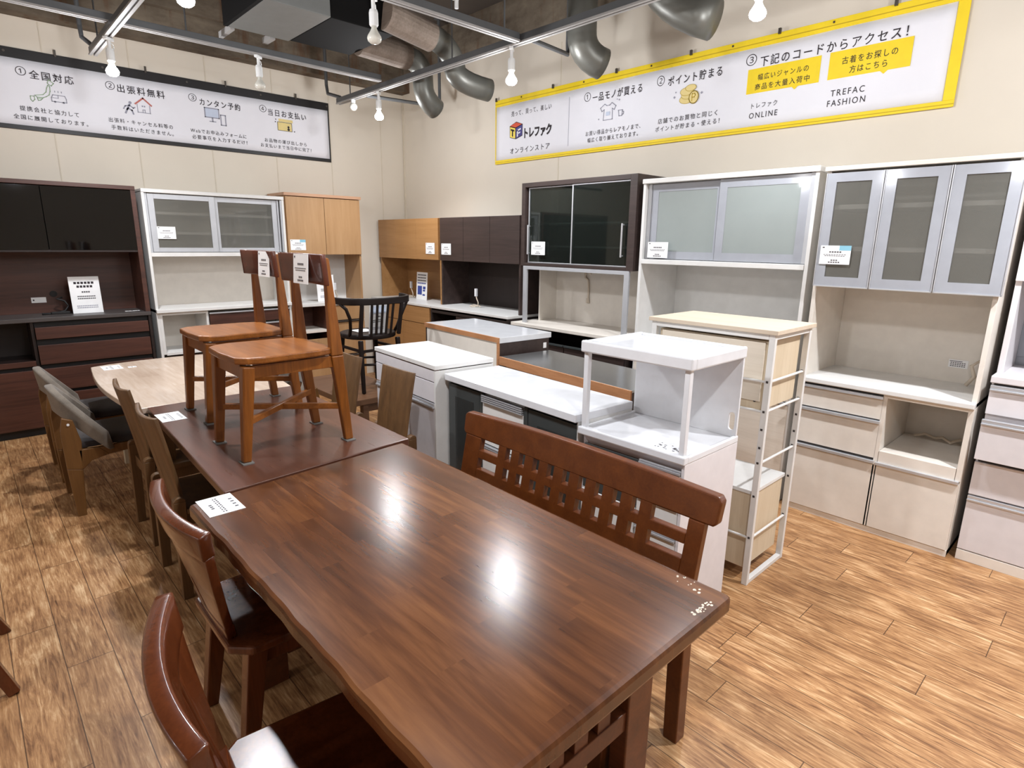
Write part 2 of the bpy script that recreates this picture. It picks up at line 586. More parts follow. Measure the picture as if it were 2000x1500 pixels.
def cloth_sheet(par, name, mat, u0, u1, z0, z1, y=0.0, amp=0.0015):
    g = G()
    def fn(a, b):
        x = u0 + (u1 - u0) * a
        z = z0 + (z1 - z0) * b
        return (x, y + amp * math.sin(x * 9 + 1.3 * z) * (0.4 + b), z), (0, -1, 0)
    g.grid(fn, 60, 6, 0.002)
    return g.make(name, mat, par, smooth=True)

# --- left banner (u is metres along the wall)
LB0, LB1, LBZ = -0.62, 3.222, 2.428
lb = thing('wall_banner', 'long white banner with black hems and four numbered columns on the back wall', 'banner', (0, YW - 0.012, LBZ))
def lz(z): return z - LBZ
cloth_sheet(lb, 'cloth', 'cloth', LB0, LB1 - 0.012, 0.03, 0.53)
label_part(pt(lb, 'hem', 'clothblk', (LB0, LB1, -0.006, 0.003, 0.525, 0.60), (LB0, LB1, -0.005, 0.003, 0.0, 0.034), (LB1 - 0.014, LB1, -0.005, 0.003, 0.034, 0.525)), 'black hem')
for i, x in enumerate((0.535, 0.86, 1.18, 1.50, 1.83, 2.17, 2.50, 2.86, 3.20)):
    if i % 2:
        G().box(x - 0.007, x + 0.007, -0.018, -0.006, 0.585, 0.635).make('clip', 'metalclip', lb)
    else:
        G().lathe([(0.009, 0), (0.009, 0.004)], (0, 0, 0), 12).make('eyelet', 'metalclip', lb).matrix_local = Matrix.Translation((x, -0.006, 0.568)) @ Matrix.Rotation(R(90), 4, 'X')
L = [('①', 0.588, 0.655, 2.866, 0.066, 0), ('全国対応', 0.672, 0.962, 2.853, 0.066, 0.012), ('提携会社と協力して', 0.578, 0.965, 2.590, 0.038, 0.006), ('全国に展開しております。', 0.530, 1.020, 2.524, 0.038, 0.006),
     ('②', 1.183, 1.252, 2.862, 0.066, 0), ('出張料無料', 1.268, 1.634, 2.852, 0.066, 0.012), ('出張料・キャンセル料等の', 1.175, 1.672, 2.587, 0.038, 0.006), ('手数料はいただきません。', 1.187, 1.672, 2.527, 0.038, 0.006),
     ('③', 1.831, 1.901, 2.871, 0.066, 0), ('カンタン予約', 1.924, 2.291, 2.846, 0.062, 0.012), ('Webでお申込みフォームに', 1.820, 2.328, 2.584, 0.038, 0.006), ('必要事項を入力するだけ！', 1.829, 2.331, 2.528, 0.038, 0.006),
     ('④', 2.478, 2.548, 2.872, 0.066, 0), ('当日お支払い', 2.562, 2.961, 2.849, 0.064, 0.012), ('お品物の運び出しから', 2.508, 2.949, 2.579, 0.038, 0.006), ('お支払いまで当日中に完了！', 2.465, 2.998, 2.527, 0.038, 0.006)]
for body, a, b, z, h, bo in L:
    text_mesh(body, a, b, lz(z), h, 'inkd', lb, bo)
# icons: island map, van, running person and house, monitor and phone, bank notes
isl = [[(0.792, 2.832), (0.822, 2.808), (0.806, 2.788), (0.790, 2.794), (0.782, 2.806)],
       [(0.782, 2.788), (0.794, 2.780), (0.792, 2.745), (0.782, 2.716), (0.762, 2.700), (0.742, 2.690), (0.700, 2.688), (0.688, 2.700), (0.742, 2.712), (0.764, 2.735), (0.772, 2.765)],
       [(0.702, 2.680), (0.735, 2.682), (0.722, 2.668), (0.706, 2.664)], [(0.658, 2.690), (0.682, 2.692), (0.684, 2.668), (0.668, 2.650), (0.658, 2.662)]]
for q in isl:
    q = [(x, lz(z)) for x, z in q]
    icon(lb, stroke(q, 0.005, True), 'green')
van = [(0.795, 2.672), (0.795, 2.70), (0.806, 2.722), (0.885, 2.722), (0.893, 2.70), (0.893, 2.672)]
van = [(x, lz(z)) for x, z in van]
icon(lb, stroke(van, 0.005, True) + stroke([(0.803, lz(2.70)), (0.84, lz(2.70)), (0.84, lz(2.722))], 0.004) + [circ(0.815, lz(2.670), 0.008, 10), circ(0.872, lz(2.670), 0.008, 10)] + [[(x, lz(2.742)), (x + 0.005, lz(2.742)), (x + 0.005, lz(2.755)), (x, lz(2.755))] for x in (0.82, 0.842, 0.864)], 'greyp')
icon(lb, [circ(1.352, lz(2.747), 0.012, 12)] + stroke([(1.345, lz(2.728)), (1.325, lz(2.69)), (1.31, lz(2.66))], 0.014) + stroke([(1.333, lz(2.70)), (1.36, lz(2.685)), (1.368, lz(2.658))], 0.012) + stroke([(1.345, lz(2.725)), (1.312, lz(2.715)), (1.298, lz(2.692))], 0.009) + stroke([(1.348, lz(2.722)), (1.372, lz(2.705)), (1.384, lz(2.712))], 0.009), 'greyp')
icon(lb, stroke([(1.392, lz(2.745)), (1.455, lz(2.798)), (1.515, lz(2.745))], 0.012), 'redp')
icon(lb, stroke([(1.405, lz(2.742)), (1.405, lz(2.678)), (1.502, lz(2.678)), (1.502, lz(2.742))], 0.005) + stroke([(1.445, lz(2.68)), (1.445, lz(2.702)), (1.462, lz(2.702)), (1.462, lz(2.68))], 0.004) + [[(x, lz(2.725)), (x + 0.01, lz(2.725)), (x + 0.01, lz(2.737)), (x, lz(2.737))] for x in (1.44, 1.456)], 'greyp')
icon(lb, [[(1.965, lz(2.722)), (2.082, lz(2.722)), (2.082, lz(2.796)), (1.965, lz(2.796))]], 'lbluep')
icon(lb, stroke([(1.962, lz(2.718)), (2.086, lz(2.718)), (2.086, lz(2.80)), (1.962, lz(2.80))], 0.009, True) + stroke([(2.0, lz(2.683)), (2.052, lz(2.683))], 0.008) + stroke([(2.026, lz(2.712)), (2.026, lz(2.686))], 0.012) + stroke([(2.102, lz(2.662)), (2.145, lz(2.662)), (2.145, lz(2.752)), (2.102, lz(2.752))], 0.008, True), 'greyp')
icon(lb, [[(2.652, lz(2.69)), (2.798, lz(2.69)), (2.798, lz(2.766)), (2.652, lz(2.766))], [(2.665, lz(2.772)), (2.812, lz(2.772)), (2.812, lz(2.80)), (2.665, lz(2.80))]], 'beigep')
icon(lb, stroke([(2.652, lz(2.688)), (2.80, lz(2.688)), (2.80, lz(2.768)), (2.652, lz(2.768))], 0.004, True) + [circ(2.764, lz(2.728), 0.011, 12), circ(2.764, lz(2.705), 0.013, 12), circ(2.636, lz(2.79), 0.006, 6), circ(2.63, lz(2.765), 0.006, 6), circ(2.826, lz(2.692), 0.006, 6)], 'inkd', -0.0045)

# --- right banner
RBY, RBZ = 4.722, 2.357
rb = thing('wall_banner', 'long white banner with bright yellow hems and cube logo on the right wall', 'banner', (XW - 0.012, RBY, RBZ), -90)
RL = RBY - 0.915
def ry(y): return RBY - y
def rz_(z): return z - RBZ
cloth_sheet(rb, 'cloth', 'cloth', 0.008, RL - 0.05, 0.03, 0.535, 0.0, 0.002)
label_part(pt(rb, 'hem', 'yellow', (0, RL, -0.006, 0.003, 0.53, 0.59), (0, RL, -0.005, 0.003, 0.0, 0.036), (0, 0.009, -0.005, 0.003, 0.036, 0.53), (RL - 0.055, RL, -0.005, 0.003, 0.036, 0.53)), 'yellow hem')
label_part(pt(rb, 'hem_fold', 'yellowd', (0, RL, -0.0075, -0.006, 0.551, 0.557), (0, RL, -0.0065, -0.005, 0.013, 0.017)), 'darker yellow fold line')
for i, y in enumerate((4.70, 4.35, 3.94, 3.585, 3.24, 2.91, 2.57, 2.25, 1.93, 1.60, 1.27)):
    u = ry(y)
    if i % 2 == 0:
        G().box(u - 0.008, u + 0.008, -0.02, -0.006, 0.578, 0.612).make('clip', 'metalclip', rb)
    else:
        G().box(u - 0.005, u + 0.005, -0.012, -0.006, 0.566, 0.578).make('clip', 'metalclip', rb)
T = [('売って、買って、楽しい', 4.490, 3.962, 2.797, 0.048, 'inkd', 0.004), ('オンラインストア', 4.502, 3.972, 2.463, 0.05, 'inkd', 0.006),
     ('①', 3.577, 3.505, 2.805, 0.072, 'inkd', 0), ('一品モノが買える', 3.485, 2.986, 2.790, 0.068, 'inkd', 0.012), ('お買い得品からレアモノまで、', 3.546, 2.982, 2.512, 0.038, 'inkd', 0.004), ('幅広く取り揃えております。', 3.522, 3.002, 2.458, 0.038, 'inkd', 0.004),
     ('②', 2.852, 2.785, 2.808, 0.072, 'inkd', 0), ('ポイント貯まる', 2.754, 2.316, 2.791, 0.066, 'inkd', 0.012), ('店舗でのお買物と同じく', 2.821, 2.327, 2.520, 0.038, 'inkd', 0.004), ('ポイントが貯まる・使える！', 2.840, 2.306, 2.464, 0.038, 'inkd', 0.004),
     ('③', 2.145, 2.071, 2.817, 0.072, 'inkd', 0), ('下記のコードからアクセス！', 2.045, 1.190, 2.795, 0.064, 'inkd', 0.010),
     ('幅広いジャンルの', 2.050, 1.722, 2.700, 0.040, 'inkd', 0.010), ('商品を大量入荷中', 2.065, 1.710, 2.640, 0.040, 'inkd', 0.010), ('古着をお探しの', 1.526, 1.228, 2.701, 0.042, 'inkd', 0.010), ('方はこちら', 1.478, 1.275, 2.644, 0.042, 'inkd', 0.010),
     ('トレファク', 2.077, 1.901, 2.523, 0.034, 'inkd', 0.002), ('ONLINE', 2.087, 1.893, 2.462, 0.036, 'inkd', 0.002), ('TREFAC', 1.569, 1.378, 2.524, 0.036, 'inkd', 0.002), ('FASHION', 1.582, 1.367, 2.466, 0.036, 'inkd', 0.002)]
for body, a, b, z, h, m, bo in T:
    text_mesh(body, ry(a), ry(b), rz_(z), h, m, rb, bo)
text_mesh('トレファク', ry(4.308), ry(3.952), rz_(2.605), 0.098, 'inkd', rb, 0.06, 0.95)
def rp(pts): return [(ry(y), rz_(z)) for y, z in pts]
for (y0, y1, z0, z1, dz) in ((2.124, 1.651, 2.603, 2.757, 0), (1.600, 1.156, 2.605, 2.76, 0)):
    ym = (y0 + y1) / 2 - 0.09
    icon(rb, [rp([(y0, z1), (y0, z0), (ym + 0.02, z0), (ym, z0 - 0.018), (ym - 0.02, z0), (y1, z0), (y1, z1)])], 'yellow', -0.0025)
icon(rb, [rp([(3.7485, 2.436), (3.7455, 2.436), (3.7455, 2.838), (3.7485, 2.838)])], 'greyp')
# cube logo
A_, B_, C_ = (4.508, 2.690), (4.425, 2.668), (4.335, 2.688)
icon(rb, [rp([(4.512, 2.692), (4.428, 2.668), (4.332, 2.692), (4.335, 2.588), (4.425, 2.566), (4.51, 2.588)][::1]), rp([(4.516, 2.69), (4.42, 2.722), (4.33, 2.692), (4.428, 2.664)])], 'inkd', -0.0028)
icon(rb, [rp([(4.505, 2.684), (4.433, 2.664), (4.433, 2.574), (4.505, 2.592)])], 'logo_y', -0.0038)
icon(rb, [rp([(4.424, 2.664), (4.338, 2.686), (4.340, 2.594), (4.424, 2.572)])], 'logo_p', -0.0038)
icon(rb, [rp([(4.505, 2.692), (4.42, 2.716), (4.342, 2.693), (4.428, 2.671)])], 'logo_o', -0.0038)
icon(rb, [rp([(4.495, 2.666), (4.445, 2.652), (4.445, 2.636), (4.495, 2.650)]), rp([(4.478, 2.65), (4.462, 2.646), (4.462, 2.592), (4.478, 2.596)])], 'inkd', -0.0048)
icon(rb, [rp([(4.408, 2.644), (4.393, 2.648), (4.393, 2.588), (4.408, 2.584)]), rp([(4.408, 2.646), (4.355, 2.660), (4.355, 2.646), (4.408, 2.632)]), rp([(4.398, 2.62), (4.362, 2.629), (4.362, 2.616), (4.398, 2.607)])], 'cloth', -0.0048)
# T-shirt, mug, coins
sh = rp([(3.352, 2.722), (3.395, 2.695), (3.378, 2.668), (3.355, 2.68), (3.362, 2.598), (3.268, 2.598), (3.272, 2.68), (3.252, 2.668), (3.236, 2.695), (3.278, 2.724), (3.30, 2.708), (3.33, 2.708)])
icon(rb, stroke(sh, 0.005, True) + stroke(rp([(3.20, 2.612), (3.172, 2.612), (3.168, 2.655), (3.208, 2.655)]), 0.005, True) + stroke(rp([(3.17, 2.645), (3.155, 2.64), (3.158, 2.622), (3.17, 2.62)]), 0.005) + [circ(ry(3.205), rz_(2.735), 0.007, 4), circ(ry(3.41), rz_(2.612), 0.007, 4), circ(ry(3.225), rz_(2.742), 0.005, 4)], 'greyp')
icon(rb, [rp([(3.335, 2.66), (3.295, 2.66), (3.295, 2.63), (3.335, 2.63)])], 'lbluep')
co = [circ(ry(2.585), rz_(2.645), 0.030, 20, 2.0), circ(ry(2.575), rz_(2.672), 0.028, 20, 2.0), circ(ry(2.585), rz_(2.698), 0.028, 20, 2.0), circ(ry(2.555), rz_(2.718), 0.022, 20, 2.0)]
for i, c in enumerate(co):
    icon(rb, [c], 'beigep', -0.0026 - 0.0008 * i)
    icon(rb, stroke(c, 0.003, True), 'yellowd', -0.0028 - 0.0008 * i)
cc = circ(ry(2.525), rz_(2.650), 0.042, 24, 0.9)
icon(rb, [cc], 'beigep', -0.0062)
icon(rb, stroke(cc, 0.006, True) + stroke(rp([(2.538, 2.626), (2.538, 2.675), (2.518, 2.675), (2.512, 2.662), (2.52, 2.65), (2.538, 2.65)]), 0.006), 'yellowd', -0.0066)
icon(rb, [circ(ry(2.69), rz_(2.672), 0.009, 4), circ(ry(2.68), rz_(2.705), 0.006, 4), circ(ry(2.465), rz_(2.672), 0.009, 4)], 'greyp')

# ================================================================== CEILING: ducts, rails, lamps
def box_duct():
    t = thing('ceiling_duct', 'black boarded air duct with a grey sheet-metal half hanging under the dark ceiling', 'duct', (1.67, 4.07, 3.05))
    label_part(pt(t, 'sheet_metal_casing', 'greybox', (0, 0.435, 0.0, 0.69, 0, 0.68), bev=0.004), 'grey sheet-metal casing')
    pt(t, 'side_board', 'blackbox', (-0.03, -0.002, 0.0, 0.69, 0.0, 0.68), (-0.03, 0.30, -0.4, -0.002, 0.22, 0.68))
    label_part(pt(t, 'black_board', 'blackbox', (0.437, 0.93, 0.0, 0.67, 0, 0.68), bev=0.006), 'black boarded casing')
    pt(t, 'support_bar', 'railw', (0.02, 0.05, 0.70, 0.95, -0.01, 0.03), (0.30, 0.34, 0.70, 0.85, -0.01, 0.03))
box_duct()

def pipe(label, sleeve, elbow, r, mouth):
    t = thing('round_duct', label, 'duct', elbow[0])
    o0 = Vector(elbow[0])
    rel = lambda ps: [Vector(p) - o0 for p in ps]
    if sleeve:
        label_part(G().tube(rel(sleeve), r * 1.12, 20).make('insulation_sleeve', 'wrap', t, smooth=False), 'brown wrapped sleeve')
    g = G()
    g.tube(rel(elbow), r, 20, cap=True)
    g.make('elbow', 'duct', t, smooth=True)
def arc(p0, p1, p2, n=8):
    p0, p1, p2 = Vector(p0), Vector(p1), Vector(p2)
    return [(1 - t) ** 2 * p0 + 2 * t * (1 - t) * p1 + t * t * p2 for t in [i / n for i in range(n + 1)]]
pipe('round duct elbow turning down towards the wall corner, its sleeve leaving the black duct', [(2.605, 4.60, 3.12), (3.06, 4.60, 3.10)], arc((3.04, 4.6, 3.10), (3.22, 4.6, 3.10), (3.21, 4.6, 2.94)) + arc((3.21, 4.6, 2.92), (3.21, 4.6, 2.80), (3.36, 4.62, 2.74), 5)[1:], 0.088, 1)
pipe('round duct with short wrapped sleeve, elbow hanging just left of the yellow banner', [(2.50, 4.03, 3.15), (2.90, 4.03, 3.09)], arc((2.88, 4.06, 3.12), (3.17, 4.14, 3.12), (3.20, 4.14, 2.96)) + arc((3.20, 4.14, 2.95), (3.20, 4.12, 2.85), (3.50, 4.06, 2.83), 6)[1:], 0.088, 1)
pipe('bare zinc duct dropping straight down and bending above the middle of the yellow banner', None, [(3.50, 3.06, ZC - 0.02), (3.50, 3.06, 3.10)] + arc((3.50, 3.06, 3.05), (3.50, 3.06, 2.90), (3.66, 2.99, 2.86), 6), 0.105, 1)
pipe('bare zinc duct sloping down above the third column of the yellow banner', None, [(3.50, 2.62, ZC - 0.02), (3.50, 2.55, 3.35)] + arc((3.50, 2.50, 3.28), (3.50, 2.36, 3.02), (3.58, 2.08, 2.92), 6), 0.115, 1)

ZR = 2.90
def rail(label, p, q, lamps=()):
    p, q = Vector(p), Vector(q)
    t = thing('lighting_rail', label, 'rail', p)
    d = q - p
    L = d.length
    rzv = math.atan2(d.y, d.x)
    t.rotation_euler = (0, 0, rzv)
    pt(t, 'rail_body', 'rail', (0, L, -0.021, 0.021, 0.012, 0.055))
    label_part(pt(t, 'power_channel', 'railw', (0, L, -0.026, -0.006, 0, 0.012), (0, L, 0.006, 0.026, 0, 0.012), bev=0), 'pale power channel')
    k = 0.25
    while k < L:
        G().tube([(k, 0, 0.055), (k, 0, ZC - p.z - 0.001)], 0.006, 6).make('hanging_rod', 'rail', t)
        k += 1.6
rail('grey lighting rail hanging along the back wall above the black-hemmed banner', (-3.6, 4.95, ZR + 0.058), (3.0, 4.95, ZR + 0.058))
rail('grey lighting rail running along the right wall above the yellow banner', (3.03, 5.80, ZR), (3.03, -3.6, ZR))
rail('grey lighting rail at the upper left running towards the camera', (0.99, 5.64, ZR), (0.99, -3.6, ZR))
rail('grey cross rail meeting the right-hand rail near the ducts', (1.02, 3.18, ZR), (2.99, 3.18, ZR))
rail('grey lighting rail over the left aisle outside the picture', (-3.0, 5.64, ZR), (-3.0, -3.6, ZR))

def brace(label, pts):
    t = thing('pipe_bracket', label, 'bracket', pts[0])
    o0 = Vector(pts[0])
    G().tube([Vector(p) - o0 for p in pts], 0.016, 8).make('steel_tube', 'rail', t)
    e = Vector(pts[-1]) - o0
    G().box(e.x - 0.035, e.x + 0.035, e.y - 0.035, e.y + 0.035, e.z - 0.004, e.z + 0.004).make('end_plate', 'rail', t)
brace('thin grey brace from the right-hand rail with an upright in the corner', [(3.06, 5.3, 2.91), (3.86, 5.3, 2.94), (3.90, 5.3, 2.98), (3.90, 5.3, ZC - 0.005)])
brace('thin grey brace between the right-hand rail and the middle zinc duct', [(3.06, 3.10, 2.91), (3.60, 3.28, 2.97), (3.62, 3.30, 3.05), (3.62, 3.30, ZC - 0.005)])
brace('short angled bracket at the corner end of the right-hand rail', [(3.03, 5.75, 2.96), (3.0, 5.95, 3.02), (3.0, 5.97, 3.1), (3.0, 5.97, ZC - 0.005)])
brace('short angled bracket at the wall end of the upper-left rail', [(0.99, 5.60, 2.96), (0.94, 5.66, 3.02), (0.94, 5.68, 3.1), (0.94, 5.68, ZC - 0.005)])

def lamp(label, x, y, lit, group=None, zt=ZR, power=1.0, aim=None):
    """rail spot: adaptor, stem, loop of flex, holder and reflector bulb; origin at the rail underside"""
    t = thing('rail_lamp', label, 'lamp', (x, y, zt), 40, group)
    G().box(-0.035, 0.035, -0.014, 0.014, -0.02, -0.001).make('rail_adaptor', 'lampw', t, 0.003)
    G().lathe([(0.011, -0.02), (0.011, -0.075)], n=12).make('stem', 'lampw', t)
    G().lathe([(0.021, -0.07), (0.025, -0.085), (0.025, -0.145), (0.02, -0.152)], n=16).make('lamp_holder', 'lampw', t, smooth=False)
    G().tube([(0.01, 0, -0.03), (0.035, 0, -0.035), (0.042, 0, -0.055), (0.03, 0, -0.075), (0.02, 0, -0.085)], 0.0028, 6).make('flex', 'lampw', t)
    b = G().lathe([(0.014, -0.15), (0.016, -0.165), (0.024, -0.18), (0.037, -0.20), (0.040, -0.212), (0.036, -0.226), (0.022, -0.237), (0.0, -0.240)], n=24).make('bulb', 'bulb_on' if lit else 'bulb_off', t, smooth=True)
    if lit:
        ld = D.lights.new('bulb_light', 'SPOT')
        ld.energy = SPOT_W * power
        ld.color = LIGHT_COL
        ld.spot_size = R(140)
        ld.spot_blend = 0.7
        ld.shadow_soft_size = 0.045
        lo = D.objects.new('bulb_light', ld)
        COL.objects.link(lo)
        lo.parent = t
        lo.location = (0, 0, -0.255)
        gl = D.lights.new('bulb_glow', 'POINT')
        gl.energy = SPOT_W * power * 0.28
        gl.color = LIGHT_COL
        gl.shadow_soft_size = 0.05
        go = D.objects.new('bulb_glow', gl)
        COL.objects.link(go)
        go.parent = t
        go.location = (0, 0, -0.30)
lamp('lit reflector bulb hanging in front of the left banner heading', 0.99, 5.06, True)
lamp('unlit reflector bulb hanging in front of the black hem near the left banner end', 1.94, 4.95, False, zt=ZR + 0.058)
lamp('lit reflector bulb in the room corner under the end of the right-hand rail', 3.03, 5.04, True, power=0.9)
lamp('unlit reflector bulb on the cross rail below the black duct', 1.90, 3.18, False)
lamp('lit reflector bulb beside the left end of the yellow banner', 3.03, 3.28, True, power=0.85)
lamp('lit reflector bulb above the third column of the yellow banner', 3.03, 1.53, True, power=0.66)
lamp('lit reflector bulb cut by the top edge of the photo near the black duct', 0.99, 3.34, True)
for i, (x, y, pw) in enumerate([(0.99, 1.7, 0.9), (0.99, 0.1, 0.9), (3.03, -0.2, 1.9), (-3.0, 4.15, 0.9), (-3.0, 2.85, 0.9), (-3.0, 1.38, 0.9), (0.99, -1.8, 0.8), (3.03, -1.9, 0.8), (-3.0, -1.0, 0.6)]):
    lamp('lit reflector bulb on the rails outside the picture, seen only reflected in glass doors', x, y, True, 'bulbs reflected in the glass doors', power=pw)

def spotlight(label, loc, rz):
    t = thing('floodlight', label, 'lamp', loc, rz)
    G().box(-0.05, 0.05, -0.02, 0.02, -0.04, 0.0).make('rail_adaptor', 'lampw', t, 0.004)
    g = G()
    g.tube([(0, 0, -0.04), (0, 0, -0.10)], 0.012, 10)
    g.make('arm', 'lampw', t)
    o = G().lathe([(0.02, -0.07), (0.045, -0.06), (0.085, 0.02), (0.085, 0.03), (0.07, 0.03)], n=24).make('reflector_head', 'lampw', t, smooth=False)
    o.matrix_local = Matrix.Translation((0.0, 0.0, 0.09)) @ Matrix.Rotation(R(115), 4, 'X')
spotlight('white unlit floodlight clipped above the cross rail by the ducts', (2.50, 3.21, 3.09), 60)
def ball_lamp():
    t = thing('globe_lamp', 'small unlit globe bulb under the corner end of the right-hand rail', 'lamp', (3.03, 5.50, ZR))
    G().lathe([(0.02, -0.03), (0.02, -0.001)], n=14).make('socket', 'lampw', t)
    G().lathe([(0.001, -0.098), (0.02, -0.092), (0.034, -0.075), (0.038, -0.06), (0.030, -0.04), (0.018, -0.028)], n=20).make('bulb', 'bulb_off', t, smooth=True)
ball_lamp()

# ================================================================== PRICE TAGS AND SIGNS
def marks(par, w, h, rows, y=-0.0012, mat='ink'):
    """small printed rows too blurred to read, inside a card w x h"""
    g = G()
    for (zc, hh, a, b, n) in rows:
        for k in range(n):
            u0 = a + (b - a) * k / n
            u1 = a + (b - a) * (k + 0.72) / n
            g.box(u0 * w, u1 * w, y - 0.0003, y, (zc - hh / 2) * h, (zc + hh / 2) * h)
    return g.make('print', mat, par)
ROWS = [(0.90, 0.06, 0.06, 0.16, 1), (0.66, 0.07, 0.30, 0.72, 5), (0.52, 0.03, 0.12, 0.88, 9), (0.45, 0.03, 0.16, 0.84, 9), (0.22, 0.06, 0.38, 0.62, 3), (0.11, 0.06, 0.30, 0.70, 5)]
def price_tag(label, loc, rz, w, h, blue=False, rows=ROWS, group=None):
    t = thing('price_tag', label, 'price tag', loc, rz, group)
    pt(t, 'card', 'cardt', (0, w, -0.001, 0.0005, 0, h), bev=0)
    marks(t, w, h, rows)
    if blue:
        label_part(pt(t, 'corner_mark', 'blue', (w * 0.62, w, -0.0014, -0.001, h * 0.74, h), bev=0), 'pale blue corner')
    return t
def flat_tag(label, x0, x1, y0, y1, z, rz=0, qr=False):
    """card lying on a table top"""
    t = thing('price_tag', label, 'price tag', ((x0 + x1) / 2, (y0 + y1) / 2, z), rz)
    w, h = (x1 - x0), (y1 - y0)
    pt(t, 'card', 'cardt', (-w / 2, w / 2, -h / 2, h / 2, 0.0005, 0.002), bev=0)
    g = G()
    for (a, b, n, s) in ((0.30, -0.3, 4, 0.10), (-0.02, -0.42, 9, 0.05), (-0.09, -0.42, 8, 0.04), (-0.30, -0.15, 3, 0.09)):
        for k in range(n):
            yy = (b + k * (abs(b) * 2 / n)) * h
            g.box(a * w, (a + s) * w, yy, yy + 0.06 * h, 0.002, 0.0023)
    g.make('print', 'ink', t)
    return t

# ================================================================== CABINETS ON THE BACK WALL (fronts at Y = 6.0)
FY = 6.0
def dark_cupboard():
    t = thing('kitchen_cupboard', 'tall dark walnut kitchen cupboard with black glass doors at the far left', 'cupboard', (-0.30, FY, 0))
    W_, Dp = 1.52, 0.40
    xs = 0.70        # where the drawers start
    pt(t, 'carcass', 'walnut_d', (0, 0.02, 0.004, Dp, 0, 0.93), (W_ - 0.022, W_, 0.004, Dp, 0, 0.93), (0.02, W_ - 0.02, Dp - 0.02, Dp, 0.05, 0.93), (0.02, W_ - 0.02, 0.01, Dp, 0.06, 0.08), (xs - 0.025, xs - 0.004, 0.02, Dp - 0.02, 0.08, 0.93), (0.02, xs - 0.025, 0.02, Dp - 0.02, 0.60, 0.618))
    pt(t, 'plinth', 'black', (0.01, W_ - 0.01, 0.03, Dp, 0, 0.06))
    pt(t, 'worktop', 'slate', (0, W_, -0.012, Dp, 0.93, 0.962), bev=0.003)
    for z0, z1 in ((0.79, 0.885), (0.585, 0.74), (0.362, 0.548), (0.07, 0.335)):
        pt(t, 'drawer', 'walnut', (xs, W_ - 0.03, -0.008, 0.012, z0, z1), bev=0.002)
    G().box(xs, W_ - 0.024, 0.03, 0.05, 0.08, 0.93).make('drawer_recess', 'black', t)
    pt(t, 'shelf_front', 'walnut', (0.02, xs - 0.028, -0.004, 0.02, 0.578, 0.620))
    pt(t, 'door', 'walnut', (0.012, xs - 0.028, -0.008, 0.012, 0.07, 0.545), bev=0.002)
    G().box(0.02, xs - 0.03, 0.03, 0.05, 0.08, 0.578).make('recess', 'black', t)
    # upper part
    pt(t, 'upper_side', 'walnut', (W_ - 0.035, W_, 0.0, Dp, 0.962, 1.99))
    pt(t, 'upper_side', 'walnut', (0, 0.035, 0.0, Dp, 0.962, 1.99))
    pt(t, 'top_board', 'walnut', (0, W_, -0.005, Dp, 1.985, 2.018), bev=0.003)
    pt(t, 'back_panel', 'walnut', (0.035, W_ - 0.035, Dp - 0.03, Dp - 0.01, 0.962, 1.99))
    pt(t, 'upper_box', 'black', (0.036, W_ - 0.036, 0.02, Dp - 0.031, 1.497, 1.982))
    for a, b in ((0.036, 0.875), (0.880, W_ - 0.036)):
        pt(t, 'glass_door', 'blackglass', (a, b, -0.004, 0.012, 1.493, 1.98), bev=0.001)
    pt(t, 'light_strip', 'walnut_d', (0.036, W_ - 0.036, 0.0, 0.02, 1.475, 1.492))
    o = G().lathe([(0.026, 0), (0.026, 0.008)], n=16).make('socket', 'black', t)
    o.matrix_local = Matrix.Translation((0.89, Dp - 0.03, 1.12)) @ Matrix.Rotation(R(90), 4, 'X')
    return t
dark_cupboard()
